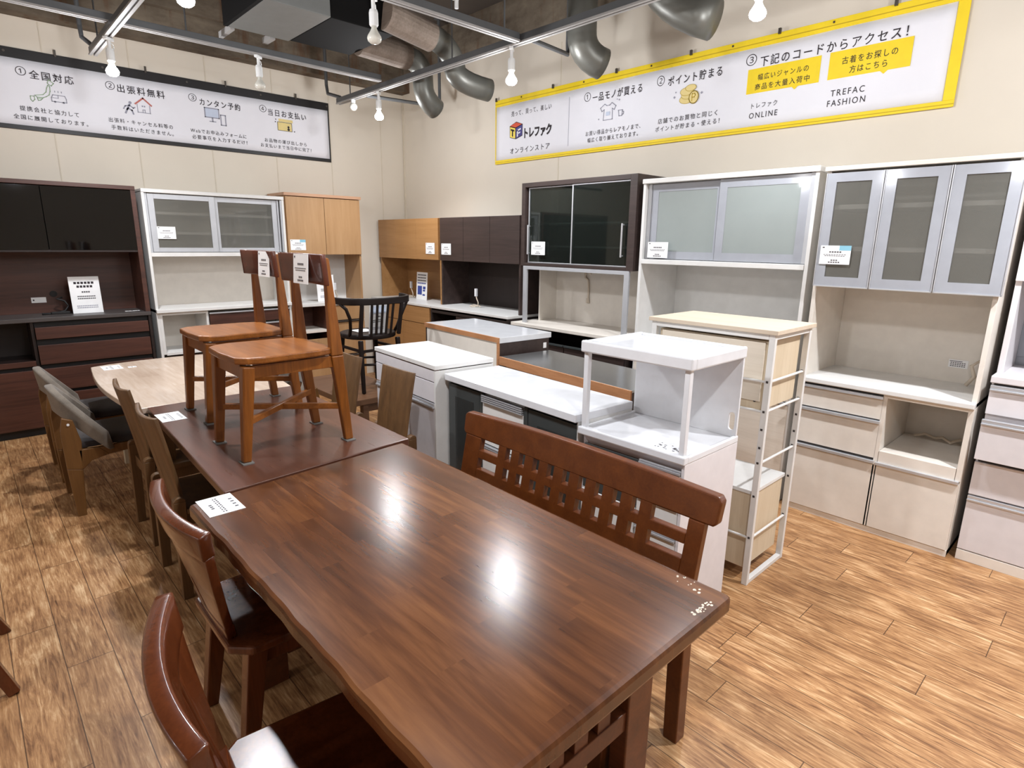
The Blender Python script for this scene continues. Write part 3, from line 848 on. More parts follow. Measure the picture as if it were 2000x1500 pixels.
def leaning_sign(label, loc, rz, w, h, lean, picture=False):
    t = thing('notice_stand', label, 'notice', loc, rz)
    g = G()
    g.hexa([(0, 0, 0), (w, 0, 0), (w, 0.003, 0), (0, 0.003, 0)], [(0, lean, h), (w, lean, h), (w, lean + 0.003, h), (0, lean + 0.003, h)])
    g.make('sheet', 'cardt', t)
    G().hexa([(w * .3, 0.002, 0), (w * .7, 0.002, 0), (w * .7, 0.06, 0), (w * .3, 0.06, 0)], [(w * .3, 0.002, 0.004), (w * .7, 0.002, 0.004), (w * .7, 0.06, 0.004), (w * .3, 0.06, 0.004)]).make('foot', 'cardt', t)
    def row(zc, hh, a, b, n, mat, nm='print'):
        g = G()
        for k in range(n):
            u0, u1 = (a + (b - a) * k / n) * w, (a + (b - a) * (k + 0.75) / n) * w
            z0, z1 = (zc - hh / 2) * h, (zc + hh / 2) * h
            y0, y1 = lean * z0 / h - 0.001, lean * z1 / h - 0.001
            g.hexa([(u0, y0, z0), (u1, y0, z0), (u1, y0 + 0.0008, z0), (u0, y0 + 0.0008, z0)], [(u0, y1, z1), (u1, y1, z1), (u1, y1 + 0.0008, z1), (u0, y1 + 0.0008, z1)])
        g.make(nm, mat, t)
    if not picture:
        row(0.83, 0.06, 0.16, 0.84, 6, 'inkd'); row(0.73, 0.06, 0.24, 0.78, 5, 'inkd'); row(0.58, 0.04, 0.38, 0.66, 4, 'ink')
        row(0.46, 0.03, 0.22, 0.82, 10, 'ink'); row(0.40, 0.03, 0.22, 0.82, 10, 'ink'); row(0.20, 0.025, 0.16, 0.86, 12, 'greyp'); row(0.15, 0.025, 0.16, 0.86, 12, 'greyp')
    else:
        for z in (0.90, 0.80, 0.70):
            row(z, 0.045, 0.1, 0.9, 7, 'ink')
        row(0.60, 0.05, 0.1, 0.9, 6, 'navy')
        row(0.34, 0.32, 0.12, 0.66, 1, 'navy', 'picture'); row(0.44, 0.10, 0.62, 0.94, 1, 'navy', 'picture'); row(0.34, 0.06, 0.62, 0.9, 1, 'navy', 'picture'); row(0.18, 0.06, 0.6, 0.9, 1, 'navy', 'picture')
    return t
leaning_sign('white printed notice leaning upright on the dark cupboard worktop', (0.685, 6.17, 0.9625), 0, 0.215, 0.305, 0.03)
price_tag('narrow white card stuck on the back of the dark walnut cupboard', (0.435, 6.367, 1.05), 0, 0.10, 0.045, rows=[(0.5, 0.3, 0.1, 0.25, 1)])
def cord(label, pts, loc=(0, 0, 0), r=0.005, mat='cable', plug=None):
    t = thing('power_cord', label, 'cord', loc)
    G().tube(pts, r, 8).make('flex', mat, t, smooth=True)
    if plug:
        G().box(*plug).make('plug', 'whiteg' if mat == 'cable' else mat, t, 0.004)
    return t
cord('black power cord coiled behind the notice on the dark cupboard', [(0.0, 0, 0.007), (0.08, 0.03, 0.007), (0.16, 0.05, 0.02), (0.19, 0.06, 0.06), (0.17, 0.09, 0.10), (0.12, 0.1, 0.12), (0.16, 0.11, 0.13)], (0.48, 6.2, 0.962), 0.008, 'black', (0.06, 0.19, 0.0, 0.04, 0.0, 0.02))
flat_tag('small white card lying at the right end of the dark cupboard worktop', 1.05, 1.16, 6.10, 6.14, 0.9622)

def white_cupboard():
    t = thing('kitchen_cupboard', 'white kitchen cupboard with silver framed frosted sliding doors beside the walnut cupboard', 'cupboard', (1.262, FY, 0))
    W_, Dp = 1.228, 0.40
    pt(t, 'side_panel', 'white', (0, 0.022, 0, Dp, 0.0, 1.985))
    pt(t, 'side_panel', 'white', (W_ - 0.022, W_, 0, Dp, 0.0, 1.985))
    pt(t, 'top_board', 'white', (0, W_, -0.006, Dp, 1.975, 2.006), bev=0.003)
    pt(t, 'back_panel', 'cream', (0.022, W_ - 0.022, Dp - 0.02, Dp - 0.005, 0.06, 1.98))
    pt(t, 'shelf', 'white', (0.022, W_ - 0.022, 0.0, Dp - 0.02, 1.435, 1.47), bev=0.002)
    pt(t, 'shelf', 'white', (0.05, W_ - 0.05, 0.055, Dp - 0.02, 1.628, 1.65))
    pt(t, 'shelf', 'white', (0.05, W_ - 0.05, 0.055, Dp - 0.02, 1.798, 1.82))
    for k, (a, b, y) in enumerate(((0.045, 0.585, 0.012), (0.570, 1.165, 0.032))):
        f = 0.048
        d = pt(t, 'sliding_door', 'alup', (a, a + f, y, y + 0.016, 1.475, 1.968), (b - f, b, y, y + 0.016, 1.475, 1.968), (a + f, b - f, y, y + 0.016, 1.475, 1.512), (a + f, b - f, y, y + 0.016, 1.925, 1.968))
        label_part(pt(d, 'glass_pane', 'frostw', (a + f, b - f, y + 0.005, y + 0.010, 1.512, 1.925), bev=0), 'frosted glass pane')
    pt(t, 'door_guide', 'alup', (1.166, 1.180, 0.02, 0.05, 1.475, 1.97), (1.19, 1.206, 0.005, 0.03, 1.475, 1.97), (0.023, 0.043, 0.015, 0.05, 1.472, 1.972))
    pt(t, 'worktop', 'white', (0.0, W_, -0.03, Dp - 0.02, 0.94, 0.972), bev=0.004)
    lx = 0.43
    pt(t, 'oven_niche', 'white', (0.022, 0.045, 0.0, Dp - 0.02, 0.56, 0.94), (lx - 0.02, lx, 0.0, Dp - 0.02, 0.06, 0.94), (0.045, lx - 0.02, 0.0, Dp - 0.02, 0.55, 0.575), (0.045, lx - 0.02, 0.0, 0.02, 0.915, 0.94))
    pt(t, 'lower_door', 'walnut', (0.03, lx - 0.012, -0.012, 0.006, 0.07, 0.535))
    for z0, z1 in ((0.805, 0.905), (0.62, 0.775), (0.36, 0.59), (0.07, 0.33)):
        d = pt(t, 'drawer', 'walnut', (lx + 0.006, W_ - 0.026, -0.012, 0.006, z0, z1))
        pt(d, 'handle_strip', 'alu', (lx + 0.006, W_ - 0.026, -0.022, -0.002, z1, z1 + 0.012))
    pt(t, 'plinth', 'black', (0.02, W_ - 0.02, 0.03, Dp - 0.02, 0, 0.06))
white_cupboard()
price_tag('white price tag at the lower left of the aluminium-framed sliding doors', (1.352, 6.008, 1.588), 0, 0.145, 0.105)
def power_box(label, loc, rz):
    t = thing('plug_lead', label, 'plug', loc, rz)
    G().box(-0.014, 0.014, -0.012, 0.012, 0.11, 0.19).make('plug', 'whiteg', t, 0.004)
    G().tube([(0, 0, 0.115), (0.01, 0, 0.09), (0.028, 0.005, 0.05), (0.02, 0.01, 0.012), (-0.02, -0.02, 0.008), (-0.06, -0.03, 0.008), (-0.05, 0.01, 0.02), (0.03, 0.03, 0.01), (0.06, 0.0, 0.008)], 0.006, 8).make('flex', 'cable', t, smooth=True)

def oak_cupboard():
    t = thing('kitchen_cupboard', 'pale oak kitchen cupboard with two plain upper doors on the back wall', 'cupboard', (2.494, FY, 0))
    W_, Dp = 0.83, 0.40
    pt(t, 'top_board', 'oaktrim', (-0.006, W_ + 0.008, -0.02, Dp, 2.022, 2.052), bev=0.003)
    pt(t, 'side_panel', 'oak', (0, 0.02, 0.014, Dp, 0, 2.02))
    pt(t, 'side_panel', 'oak', (W_ - 0.02, W_, 0.014, Dp, 0, 2.02))
    pt(t, 'upper_box', 'oak', (0.02, W_ - 0.02, 0.02, Dp, 1.45, 2.02))
    for a, b in ((0.012, 0.414), (0.418, W_ - 0.006)):
        pt(t, 'door', 'oak', (a, b, -0.006, 0.014, 1.447, 2.016), bev=0.002)
    pt(t, 'back_panel', 'white', (0.02, W_ - 0.02, Dp - 0.03, Dp - 0.01, 0.06, 1.45))
    pt(t, 'worktop', 'white', (0.0, W_, -0.02, Dp - 0.03, 0.91, 0.945), bev=0.004)
    lx = 0.40
    pt(t, 'divider', 'walnut', (lx - 0.02, lx, 0.0, Dp - 0.03, 0.06, 0.91), (0.02, lx - 0.02, Dp - 0.05, Dp - 0.03, 0.06, 0.91))
    pt(t, 'slide_shelf', 'cream', (0.02, lx - 0.02, -0.01, Dp - 0.05, 0.63, 0.655))
    pt(t, 'lower_door', 'oak', (0.012, lx - 0.004, -0.006, 0.014, 0.07, 0.56))
    for z0, z1 in ((0.745, 0.90), (0.615, 0.715), (0.36, 0.585), (0.07, 0.33)):
        d = pt(t, 'drawer', 'oak', (lx + 0.002, W_ - 0.006, -0.006, 0.014, z0, z1))
        pt(d, 'handle', 'dark', (lx + 0.02, W_ - 0.03, -0.018, -0.006, z0 - 0.012, z0 - 0.004), (lx + 0.02, W_ - 0.03, -0.018, -0.006, z0 - 0.026, z0 - 0.018))
    pt(t, 'recess', 'cream', (lx + 0.002, W_ - 0.02, 0.016, 0.03, 0.06, 0.91))
    pt(t, 'plinth', 'black', (0.02, W_ - 0.02, 0.03, Dp - 0.03, 0, 0.06))
oak_cupboard()
price_tag('price tag with pale blue corner on the oak upper door above the stacked chairs', (2.525, 5.992, 1.492), 0, 0.16, 0.105, True)
leaning_sign('white notice standing on the oak cupboard worktop behind the stacked chair', (2.84, 6.12, 0.946), 0, 0.20, 0.28, 0.02)
power_box('white plug and lead lying on the pale oak cupboard worktop', (3.06, 6.16, 0.946), 0)

# ================================================================== CABINETS ON THE RIGHT WALL (local x runs towards the camera)
def hutch(label, cat, y_far, wd, mats, doors, lower):
    t = thing('kitchen_cupboard', label, cat, (3.62, y_far, 0), -90)
    front, inner, side = mats
    U0 = 0.15; Dp = 0.535
    pt(t, 'side_panel', side, (0, 0.02, U0, Dp, 0.94, 1.836))
    pt(t, 'side_panel', side, (wd - 0.022, wd, U0, Dp, 0.94, 1.836))
    pt(t, 'upper_box', side, (0.02, wd - 0.022, U0 + 0.004, Dp, 1.412, 1.836))
    pt(t, 'back_panel', inner, (0.02, wd - 0.022, Dp - 0.03, Dp - 0.01, 0.94, 1.412))
    for a, b in doors:
        pt(t, 'door', front, (a * wd, b * wd - 0.004, U0 - 0.018, U0 + 0.002, 1.405, 1.834), bev=0.0015)
    pt(t, 'worktop', 'white', (0, wd, -0.004, Dp, 0.915, 0.94), bev=0.003)
    lower(t, wd, Dp, front, side)
    return t
def low_oak(t, wd, Dp, front, side):
    pt(t, 'base_carcass', side, (0, wd, 0.02, Dp, 0.05, 0.914))
    for a, b in ((0.0, 0.24), (0.24, 0.56), (0.56, 0.985)):
        pt(t, 'drawer', front, (a * wd, b * wd - 0.005, 0, 0.02, 0.735, 0.905))
        pt(t, 'door', front, (a * wd, b * wd - 0.005, 0, 0.02, 0.06, 0.728))
    pt(t, 'plinth', 'black', (0.02, wd - 0.02, 0.06, Dp, 0, 0.05))
def low_wenge(t, wd, Dp, front, side):
    pt(t, 'base_carcass', 'wenge_d', (0, 0.02, 0.0, Dp, 0.05, 0.914), (wd - 0.02, wd, 0.0, Dp, 0.05, 0.914), (0.02, wd - 0.02, Dp - 0.02, Dp, 0.05, 0.914), (0.02, wd - 0.02, 0.0, 0.02, 0.87, 0.895), (0.34 * wd, 0.34 * wd + 0.02, 0.02, Dp - 0.02, 0.05, 0.87))
    pt(t, 'drawer', front, (0.36 * wd, wd - 0.022, 0, 0.02, 0.60, 0.862))
    pt(t, 'drawer', front, (0.36 * wd, wd - 0.022, 0, 0.02, 0.06, 0.59))
    pt(t, 'slide_shelf', front, (0.02, 0.34 * wd, 0.0, Dp - 0.03, 0.50, 0.53))
    pt(t, 'plinth', 'black', (0.02, wd - 0.02, 0.06, Dp, 0, 0.05))
hutch('honey oak kitchen hutch on the right wall in the corner', 'cupboard', 6.352, 1.215, ('oakh', 'oakh', 'oakh'), ((0, 0.31), (0.31, 0.64), (0.64, 0.98)), low_oak)
hutch('dark wenge kitchen hutch on the right wall between the oak hutch and black glass cupboard', 'cupboard', 5.132, 1.205, ('wenge', 'wenge_d', 'wenge'), ((0.0, 0.325), (0.325, 0.66), (0.66, 1.0)), low_wenge)
def corner_oven(): pass
price_tag('white price tag on the honey oak hutch door', (3.748, 5.382, 1.466), -90, 0.16, 0.115)
price_tag('white price tag on the dark wenge hutch door', (3.748, 5.100, 1.465), -90, 0.162, 0.112)
leaning_sign('tall white notice with blue pictures standing on the honey oak hutch worktop', (3.90, 5.815, 0.941), -90, 0.21, 0.31, 0.02, True)
power_box('white plug and lead on the honey oak hutch worktop', (3.97, 6.02, 0.941), -90)
power_box('white plug and lead on the dark wenge hutch worktop', (3.90, 4.72, 0.941), -90)

def black_cupboard():
    t = thing('kitchen_cupboard', 'dark brown kitchen cupboard with smoked glass sliding doors on silver posts', 'cupboard', (3.60, 3.868, 0), -90)
    o = 0.062         # offset of the upper part
    W_ = 1.188
    u = lambda a: a + o
    pt(t, 'upper_carcass', 'wenge', (u(0), u(0.04), 0.055, 0.50, 1.402, 2.088), (u(W_ - 0.062), u(W_), 0.055, 0.50, 1.402, 2.088), (u(0.04), u(W_ - 0.062), 0.055, 0.50, 2.052, 2.088), (u(0.04), u(W_ - 0.062), 0.055, 0.50, 1.402, 1.426), bev=0.002)
    pt(t, 'upper_back', 'greyin', (u(0.04), u(W_ - 0.062), 0.47, 0.50, 1.426, 2.052))
    for z in (1.562, 1.748):
        pt(t, 'shelf', 'alup', (u(0.05), u(W_ - 0.07), 0.115, 0.47, z, z + 0.014))
    for (a, b, y, hx) in ((0.055, 0.572, 0.085, 0.075), (0.562, 1.150 - 0.02, 0.066, 1.082)):
        f = 0.011
        d = label_part(pt(t, 'sliding_door', 'alu', (u(a), u(a + f), y, y + 0.014, 1.428, 2.05), (u(b - f), u(b), y, y + 0.014, 1.428, 2.05), (u(a + f), u(b - f), y, y + 0.014, 1.428, 1.437), (u(a + f), u(b - f), y, y + 0.014, 2.041, 2.05)), 'silver-framed sliding door')
        label_part(pt(d, 'glass_pane', 'smoke', (u(a + f), u(b - f), y + 0.005, y + 0.009, 1.437, 2.041), bev=0), 'smoked glass pane')
        hg = G().tube([(u(hx), y - 0.024, 1.50), (u(hx), y - 0.024, 1.745)], 0.007, 10)
        hg.tube([(u(hx), y - 0.024, 1.51), (u(hx), y, 1.51)], 0.005, 8).tube([(u(hx), y - 0.024, 1.735), (u(hx), y, 1.735)], 0.005, 8)
        hg.make('handle', 'alu', d)
    pt(t, 'post', 'alup', (u(0.03), u(0.075), 0.055, 0.075, 0.905, 1.375), bev=0.002)
    pt(t, 'post', 'alup', (u(W_ - 0.075), u(W_ - 0.03), 0.055, 0.075, 0.905, 1.375), bev=0.002)
    pt(t, 'post_rail', 'alup', (u(0.03), u(W_ - 0.03), 0.055, 0.075, 1.372, 1.401), bev=0.002)
    pt(t, 'side_panel', 'cream', (u(0.02), u(0.038), 0.27, 0.50, 0.905, 1.40))
    pt(t, 'side_panel', 'cream', (u(W_ - 0.04), u(W_ - 0.022), 0.27, 0.50, 0.905, 1.40))
    pt(t, 'back_panel', 'cream', (u(0.038), u(W_ - 0.04), 0.485, 0.50, 0.905, 1.40))
    pt(t, 'worktop', 'cream', (0, W_ + 0.09, 0, 0.50, 0.876, 0.905), bev=0.003)
    pt(t, 'base_carcass', 'wenge_d', (0.02, 0.04, 0.03, 0.50, 0.05, 0.876), (W_ + 0.05, W_ + 0.07, 0.03, 0.50, 0.05, 0.876), (0.04, W_ + 0.05, 0.47, 0.50, 0.05, 0.876), (0.04, W_ + 0.05, 0.05, 0.47, 0.55, 0.57))
    for a, b in ((0.04, 0.62), (0.63, W_ + 0.05)):
        d = pt(t, 'drawer', 'wenge', (a, b, 0.025, 0.045, 0.60, 0.75))
        pt(d, 'handle_strip', 'smoked', (a, b, 0.015, 0.04, 0.752, 0.768))
        pt(t, 'door', 'wenge', (a, b, 0.025, 0.045, 0.06, 0.59))
    pt(t, 'plinth', 'black', (0.04, W_ + 0.05, 0.06, 0.48, 0, 0.05))
black_cupboard()
price_tag('white price tag on the smoked glass sliding door', (3.672, 3.695, 1.497), -90, 0.162, 0.11)
cord('pinkish cord hanging from a hook on the cream back panel of the black glass cupboard', [(0, 0, 0), (-0.01, 0.02, 0.03), (-0.012, 0.05, 0.01), (-0.01, 0.055, -0.03), (-0.01, 0.02, -0.05), (-0.01, 0.012, -0.12), (-0.01, 0.014, -0.20), (-0.01, 0.005, -0.25), (-0.01, 0.025, -0.25), (-0.01, 0.02, -0.21)], (4.083, 3.36, 1.335), 0.009)

def milky_cupboard():
    t = thing('kitchen_cupboard', 'white kitchen cupboard with two plain milky glass sliding doors on the right wall', 'cupboard', (3.65, 2.562, 0), -90)
    W_, Dp = 1.182, 0.50
    # side boards widen forward below the upper cupboard
    pt(t, 'side_panel', 'white', (0, 0.022, 0, Dp, 0, 2.01))
    pt(t, 'side_panel', 'white', (W_ - 0.022, W_, 0, Dp, 0, 2.01))
    pt(t, 'top_board', 'white', (-0.004, W_ + 0.004, -0.01, Dp, 2.01, 2.042), bev=0.004)
    pt(t, 'back_panel', 'white', (0.022, W_ - 0.022, Dp - 0.02, Dp, 0.06, 2.01))
    pt(t, 'shelf', 'white', (0.022, W_ - 0.022, -0.006, Dp - 0.02, 1.461, 1.494), bev=0.003)
    for z in (1.63, 1.80):
        pt(t, 'shelf', 'white', (0.03, W_ - 0.03, 0.07, Dp - 0.02, z, z + 0.016))
    for (a, b, y) in ((0.055, 0.60, 0.036), (0.575, 1.135, 0.014)):
        f = 0.052
        d = label_part(pt(t, 'sliding_door', 'silverfilm', (a, a + f, y, y + 0.012, 1.498, 2.006), (b - f, b, y, y + 0.012, 1.498, 2.006), (a + f, b - f, y, y + 0.012, 1.498, 1.55), (a + f, b - f, y, y + 0.012, 1.955, 2.006), bev=0), 'silver-bordered sliding door')
        label_part(pt(d, 'glass_pane', 'frostm', (a + f, b - f, y + 0.002, y + 0.008, 1.55, 1.955), bev=0), 'milky glass pane')
    pt(t, 'door_guide', 'alup', (0.025, 0.052, 0.03, 0.06, 1.497, 2.008), (W_ - 0.048, W_ - 0.025, 0.01, 0.05, 1.497, 2.008))
    pt(t, 'worktop', 'white', (-0.002, W_ + 0.002, -0.02, Dp - 0.02, 0.86, 0.90), bev=0.004)
    pt(t, 'base_carcass', 'white', (0.022, W_ - 0.022, 0.02, Dp - 0.02, 0.06, 0.86))
    for k in range(3):
        a, b = 0.01 + k * 0.388, 0.01 + (k + 1) * 0.388 - 0.005
        d = pt(t, 'drawer', 'whitewood', (a, b, -0.004, 0.018, 0.66, 0.84))
        pt(d, 'handle_strip', 'alu', (a, b, -0.014, 0.01, 0.64, 0.655))
        pt(t, 'door', 'whitewood', (a, b, -0.004, 0.018, 0.07, 0.635))
    pt(t, 'plinth', 'black', (0.03, W_ - 0.03, 0.05, Dp - 0.02, 0, 0.06))
milky_cupboard()
price_tag('white price tag on the left milky glass sliding door', (3.655, 2.497, 1.506), -90, 0.165, 0.108)

def three_door_cupboard():
    t = thing('kitchen_cupboard', 'tall off-white kitchen cupboard with three silver-bordered glass doors on the right wall', 'cupboard', (3.62, 1.335, 0), -90)
    W_, Dp = 0.852, 0.52
    pt(t, 'side_panel', 'cream', (0, 0.022, 0.02, Dp, 0, 2.005))
    pt(t, 'side_panel', 'cream', (W_ - 0.022, W_, 0.02, Dp, 0, 2.005))
    pt(t, 'top_board', 'whitewood', (-0.004, W_ + 0.004, -0.01, Dp, 2.003, 2.026), bev=0.003)
    pt(t, 'back_panel', 'cream', (0.022, W_ - 0.022, Dp - 0.02, Dp, 0.04, 2.005))
    pt(t, 'shelf', 'cream', (0.022, W_ - 0.022, 0.02, Dp - 0.02, 1.392, 1.41))
    for z in (1.575, 1.80):
        pt(t, 'shelf', 'whiteg', (0.024, W_ - 0.024, 0.024, Dp - 0.02, z, z + 0.024))
    xs = (0.008, 0.297, 0.588, W_ + 0.016)
    for k in range(3):
        a, b = xs[k] + 0.003, xs[k + 1] - 0.003
        fx, y = 0.054, -0.012
        d = label_part(pt(t, 'door', 'silverfilm', (a, a + fx, y, y + 0.02, 1.384, 1.99), (b - fx, b, y, y + 0.02, 1.384, 1.99), (a + fx, b - fx, y, y + 0.02, 1.384, 1.434), (a + fx, b - fx, y, y + 0.02, 1.943, 1.99), bev=0), 'silver-bordered door')
        label_part(pt(d, 'glass_pane', 'frostw', (a + fx, b - fx, y + 0.004, y + 0.010, 1.434, 1.943), bev=0), 'frosted glass pane')
        pt(d, 'edge_trim', 'alu', (a - 0.001, a + 0.003, y - 0.003, y + 0.02, 1.381, 1.991), (b - 0.003, b + 0.001, y - 0.003, y + 0.02, 1.381, 1.991), (a, b, y - 0.003, y + 0.02, 1.378, 1.384), bev=0)
    pt(t, 'worktop', 'white', (0.0, W_, -0.022, Dp - 0.02, 0.818, 0.848), bev=0.005)
    mx = 0.462
    pt(t, 'base_carcass', 'cream', (0.022, mx - 0.012, 0.02, Dp - 0.02, 0.04, 0.818), (mx - 0.012, mx + 0.01, 0.0, Dp - 0.02, 0.04, 0.818), (W_ - 0.024, W_, 0.0, 0.02, 0.43, 0.818), (mx + 0.01, W_ - 0.022, 0.02, Dp - 0.02, 0.04, 0.42), (mx + 0.01, W_ - 0.024, 0.0, 0.02, 0.798, 0.818))
    pt(t, 'slide_shelf', 'cream', (mx + 0.012, W_ - 0.026, -0.004, Dp - 0.03, 0.43, 0.498))
    for z0, z1 in ((0.672, 0.785), (0.448, 0.645)):
        d = pt(t, 'drawer', 'cream', (0.004, mx - 0.008, 0.0, 0.02, z0, z1))
    for (a, b, z) in ((0.004, mx - 0.008, 0.788), (0.004, mx - 0.008, 0.648), (0.004, mx - 0.006, 0.418), (mx + 0.002, W_ - 0.004, 0.415)):
        pt(t, 'handle_strip', 'alu', (a, b, -0.016, 0.004, z, z + 0.017), bev=0.002)
        pt(t, 'handle_groove', 'darkline', (a, b, 0.004, 0.021, z + 0.017, z + 0.026), bev=0)
    for a, b in ((0.004, mx - 0.002), (mx + 0.002, W_ - 0.004)):
        pt(t, 'lower_door', 'cream', (a, b, 0.0, 0.02, 0.04, 0.412))
    pt(t, 'plinth', 'cream', (0.0, W_, 0.008, Dp - 0.02, 0.0, 0.036))
three_door_cupboard()
price_tag('price tag with pale blue corner on the leftmost of three silver-bordered doors', (3.604, 1.306, 1.503), -90, 0.158, 0.102, True)
price_tag('small printed label stuck inside the three-door cupboard above its worktop', (4.118, 0.712, 0.934), -90, 0.092, 0.046, rows=[(0.8, 0.08, 0.05, 0.95, 1), (0.6, 0.1, 0.1, 0.9, 7), (0.4, 0.1, 0.1, 0.9, 7), (0.2, 0.1, 0.1, 0.9, 7)])
cord('grey cord in a crumpled bundle in the right corner of the three-door cupboard worktop', [(0, 0, 0.008), (0.01, -0.03, 0.06), (0.0, -0.01, 0.12), (0.01, -0.04, 0.15), (0.02, -0.06, 0.11), (0.01, -0.045, 0.05), (0.0, -0.05, 0.008)], (4.02, 0.60, 0.85), 0.010)
cord('grey cord coiled at the back of the oven niche in the three-door cupboard', [(0, 0, 0.008), (0.01, -0.05, 0.03), (0.02, -0.10, 0.012), (0.0, -0.14, 0.03), (-0.01, -0.18, 0.01), (0.01, -0.22, 0.035), (0.02, -0.26, 0.02)], (4.05, 0.80, 0.50), 0.008)

def right_edge_cupboard():
    t = thing('kitchen_cupboard', 'lilac-white cupboard with aluminium-lipped drawers cut by the right photo edge', 'cupboard', (3.66, 0.447, 0), -90)
    W_, Dp = 0.90, 0.48
    pt(t, 'base_carcass', 'lilac', (0, W_, 0.022, Dp, 0.0, 0.958))
    pt(t, 'plinth', 'cream', (0, W_, 0.0, 0.022, 0.0, 0.056))
    pt(t, 'worktop', 'lilac', (-0.004, W_ + 0.004, -0.006, Dp, 0.958, 0.993), bev=0.004)
    for z0, z1, hnd, y in ((0.062, 0.334, True, 0), (0.37, 0.545, False, 0), (0.572, 0.752, True, -0.05), (0.80, 0.918, True, 0)):
        d = pt(t, 'drawer', 'lilac', (0.0, W_, y, y + 0.02, z0, z1))
        if y:
            pt(d, 'drawer_box', 'lilac', (0.02, W_ - 0.02, y + 0.02, 0.3, z0 + 0.02, z0 + 0.12))
        if hnd:
            pt(d, 'handle_strip', 'alu', (0.0, W_, y - 0.012, y + 0.018, z1, z1 + 0.010), (0.0, W_, y - 0.004, y + 0.018, z1 + 0.010, z1 + 0.028), bev=0.002)
    pt(t, 'drawer_gap', 'darkline', (0.01, W_ - 0.01, 0.016, 0.022, 0.54, 0.575), (0.01, W_ - 0.01, 0.016, 0.022, 0.94, 0.957), bev=0)
    pt(t, 'side_panel', 'lilac', (0, 0.025, 0.10, Dp, 0.993, 2.0))
    pt(t, 'side_panel', 'lilac', (W_ - 0.025, W_, 0.10, Dp, 0.993, 2.0))
    pt(t, 'top_board', 'lilac', (0, W_, 0.09, Dp, 2.0, 2.03))
    pt(t, 'back_panel', 'silverfilm', (0.025, W_ - 0.025, Dp - 0.03, Dp - 0.01, 1.04, 2.0), (0.025, W_ - 0.025, Dp - 0.02, Dp - 0.005, 0.993, 1.04))
    pt(t, 'upper_door', 'lilac', (0.0, W_ / 2 - 0.002, 0.085, 0.10, 1.45, 2.0), (W_ / 2 + 0.002, W_, 0.085, 0.10, 1.45, 2.0))
right_edge_cupboard()

# ================================================================== COUNTERS IN THE MIDDLE OF THE SHOP
def tall_counter():
    t = thing('kitchen_counter', 'narrow white kitchen counter with silver handle strip, taller one beside the long white counter', 'counter', (2.058, 3.575, 0), -94.5)
    W_, Dp = 0.79, 0.42
    pt(t, 'worktop', 'white', (-0.004, W_ + 0.006, -0.012, Dp, 0.858, 0.886), bev=0.003)
    pt(t, 'top_groove', 'redwood', (0, W_, -0.006, 0.02, 0.852, 0.858), bev=0)
    pt(t, 'carcass', 'white', (0, W_, 0.016, Dp, 0.0, 0.852))
    pt(t, 'drawer', 'lilac', (0.002, W_ - 0.016, -0.006, 0.016, 0.782, 0.850))
    pt(t, 'drawer', 'lilac', (0.002, W_ - 0.016, -0.006, 0.016, 0.655, 0.776))
    pt(t, 'handle_strip', 'alu', (0.002, W_ - 0.016, -0.018, 0.0, 0.618, 0.630), (0.002, W_ - 0.016, -0.010, 0.0, 0.630, 0.648))
    for a, b in ((0.002, 0.385), (0.389, W_ - 0.016)):
        pt(t, 'door', 'lilac', (a, b, -0.006, 0.016, 0.06, 0.612))
    pt(t, 'side_panel', 'white', (W_ - 0.014, W_ + 0.002, -0.008, Dp, 0.0, 0.852))
tall_counter()
def long_counter():
    t = thing('kitchen_counter', 'long low white glossy counter with smoked grey doors and a white ribbed-handle drawer', 'counter', (2.062, 2.762, 0), -93.5)
    W_, Dp = 1.082, 0.385
    pt(t, 'worktop', 'whiteg', (0, W_ + 0.004, -0.022, Dp, 0.798, 0.836), bev=0.003)
    pt(t, 'carcass', 'white', (0, W_, 0.03, Dp, 0.0, 0.790))
    pt(t, 'shadow_gap', 'darkline', (0, W_, 0.01, 0.03, 0.784, 0.798), bev=0)
    for a, b in ((0.01, 0.318), (0.735, W_ - 0.006)):
        d = label_part(pt(t, 'door', 'smoked', (a, b, 0.0, 0.02, 0.06, 0.78)), 'smoked grey glass door')
        label_part(pt(d, 'inset', 'smokein', (a + 0.07, b - 0.055, -0.002, 0.001, 0.13, 0.71), bev=0), 'darker inner panel')
    pt(t, 'edge_post', 'smoked', (0.323, 0.345, -0.002, 0.02, 0.06, 0.785), (0.703, 0.73, -0.002, 0.02, 0.06, 0.785))
    for (z0, z1) in ((0.50, 0.735), (0.27, 0.45), (0.06, 0.225)):
        d = label_part(pt(t, 'drawer', 'white', (0.35, 0.698, 0.0, 0.02, z0, z1)), 'white drawer')
        label_part(pt(d, 'ribbed_handle', 'alu', *[(0.352, 0.696, -0.014, 0.006, z1 + 0.003 + 0.011 * k, z1 + 0.010 + 0.011 * k) for k in range(4)], bev=0.001), 'ribbed aluminium handle')
    pt(t, 'side_panel', 'white', (W_ - 0.004, W_ + 0.002, 0.0, Dp, 0.0, 0.798))
long_counter()
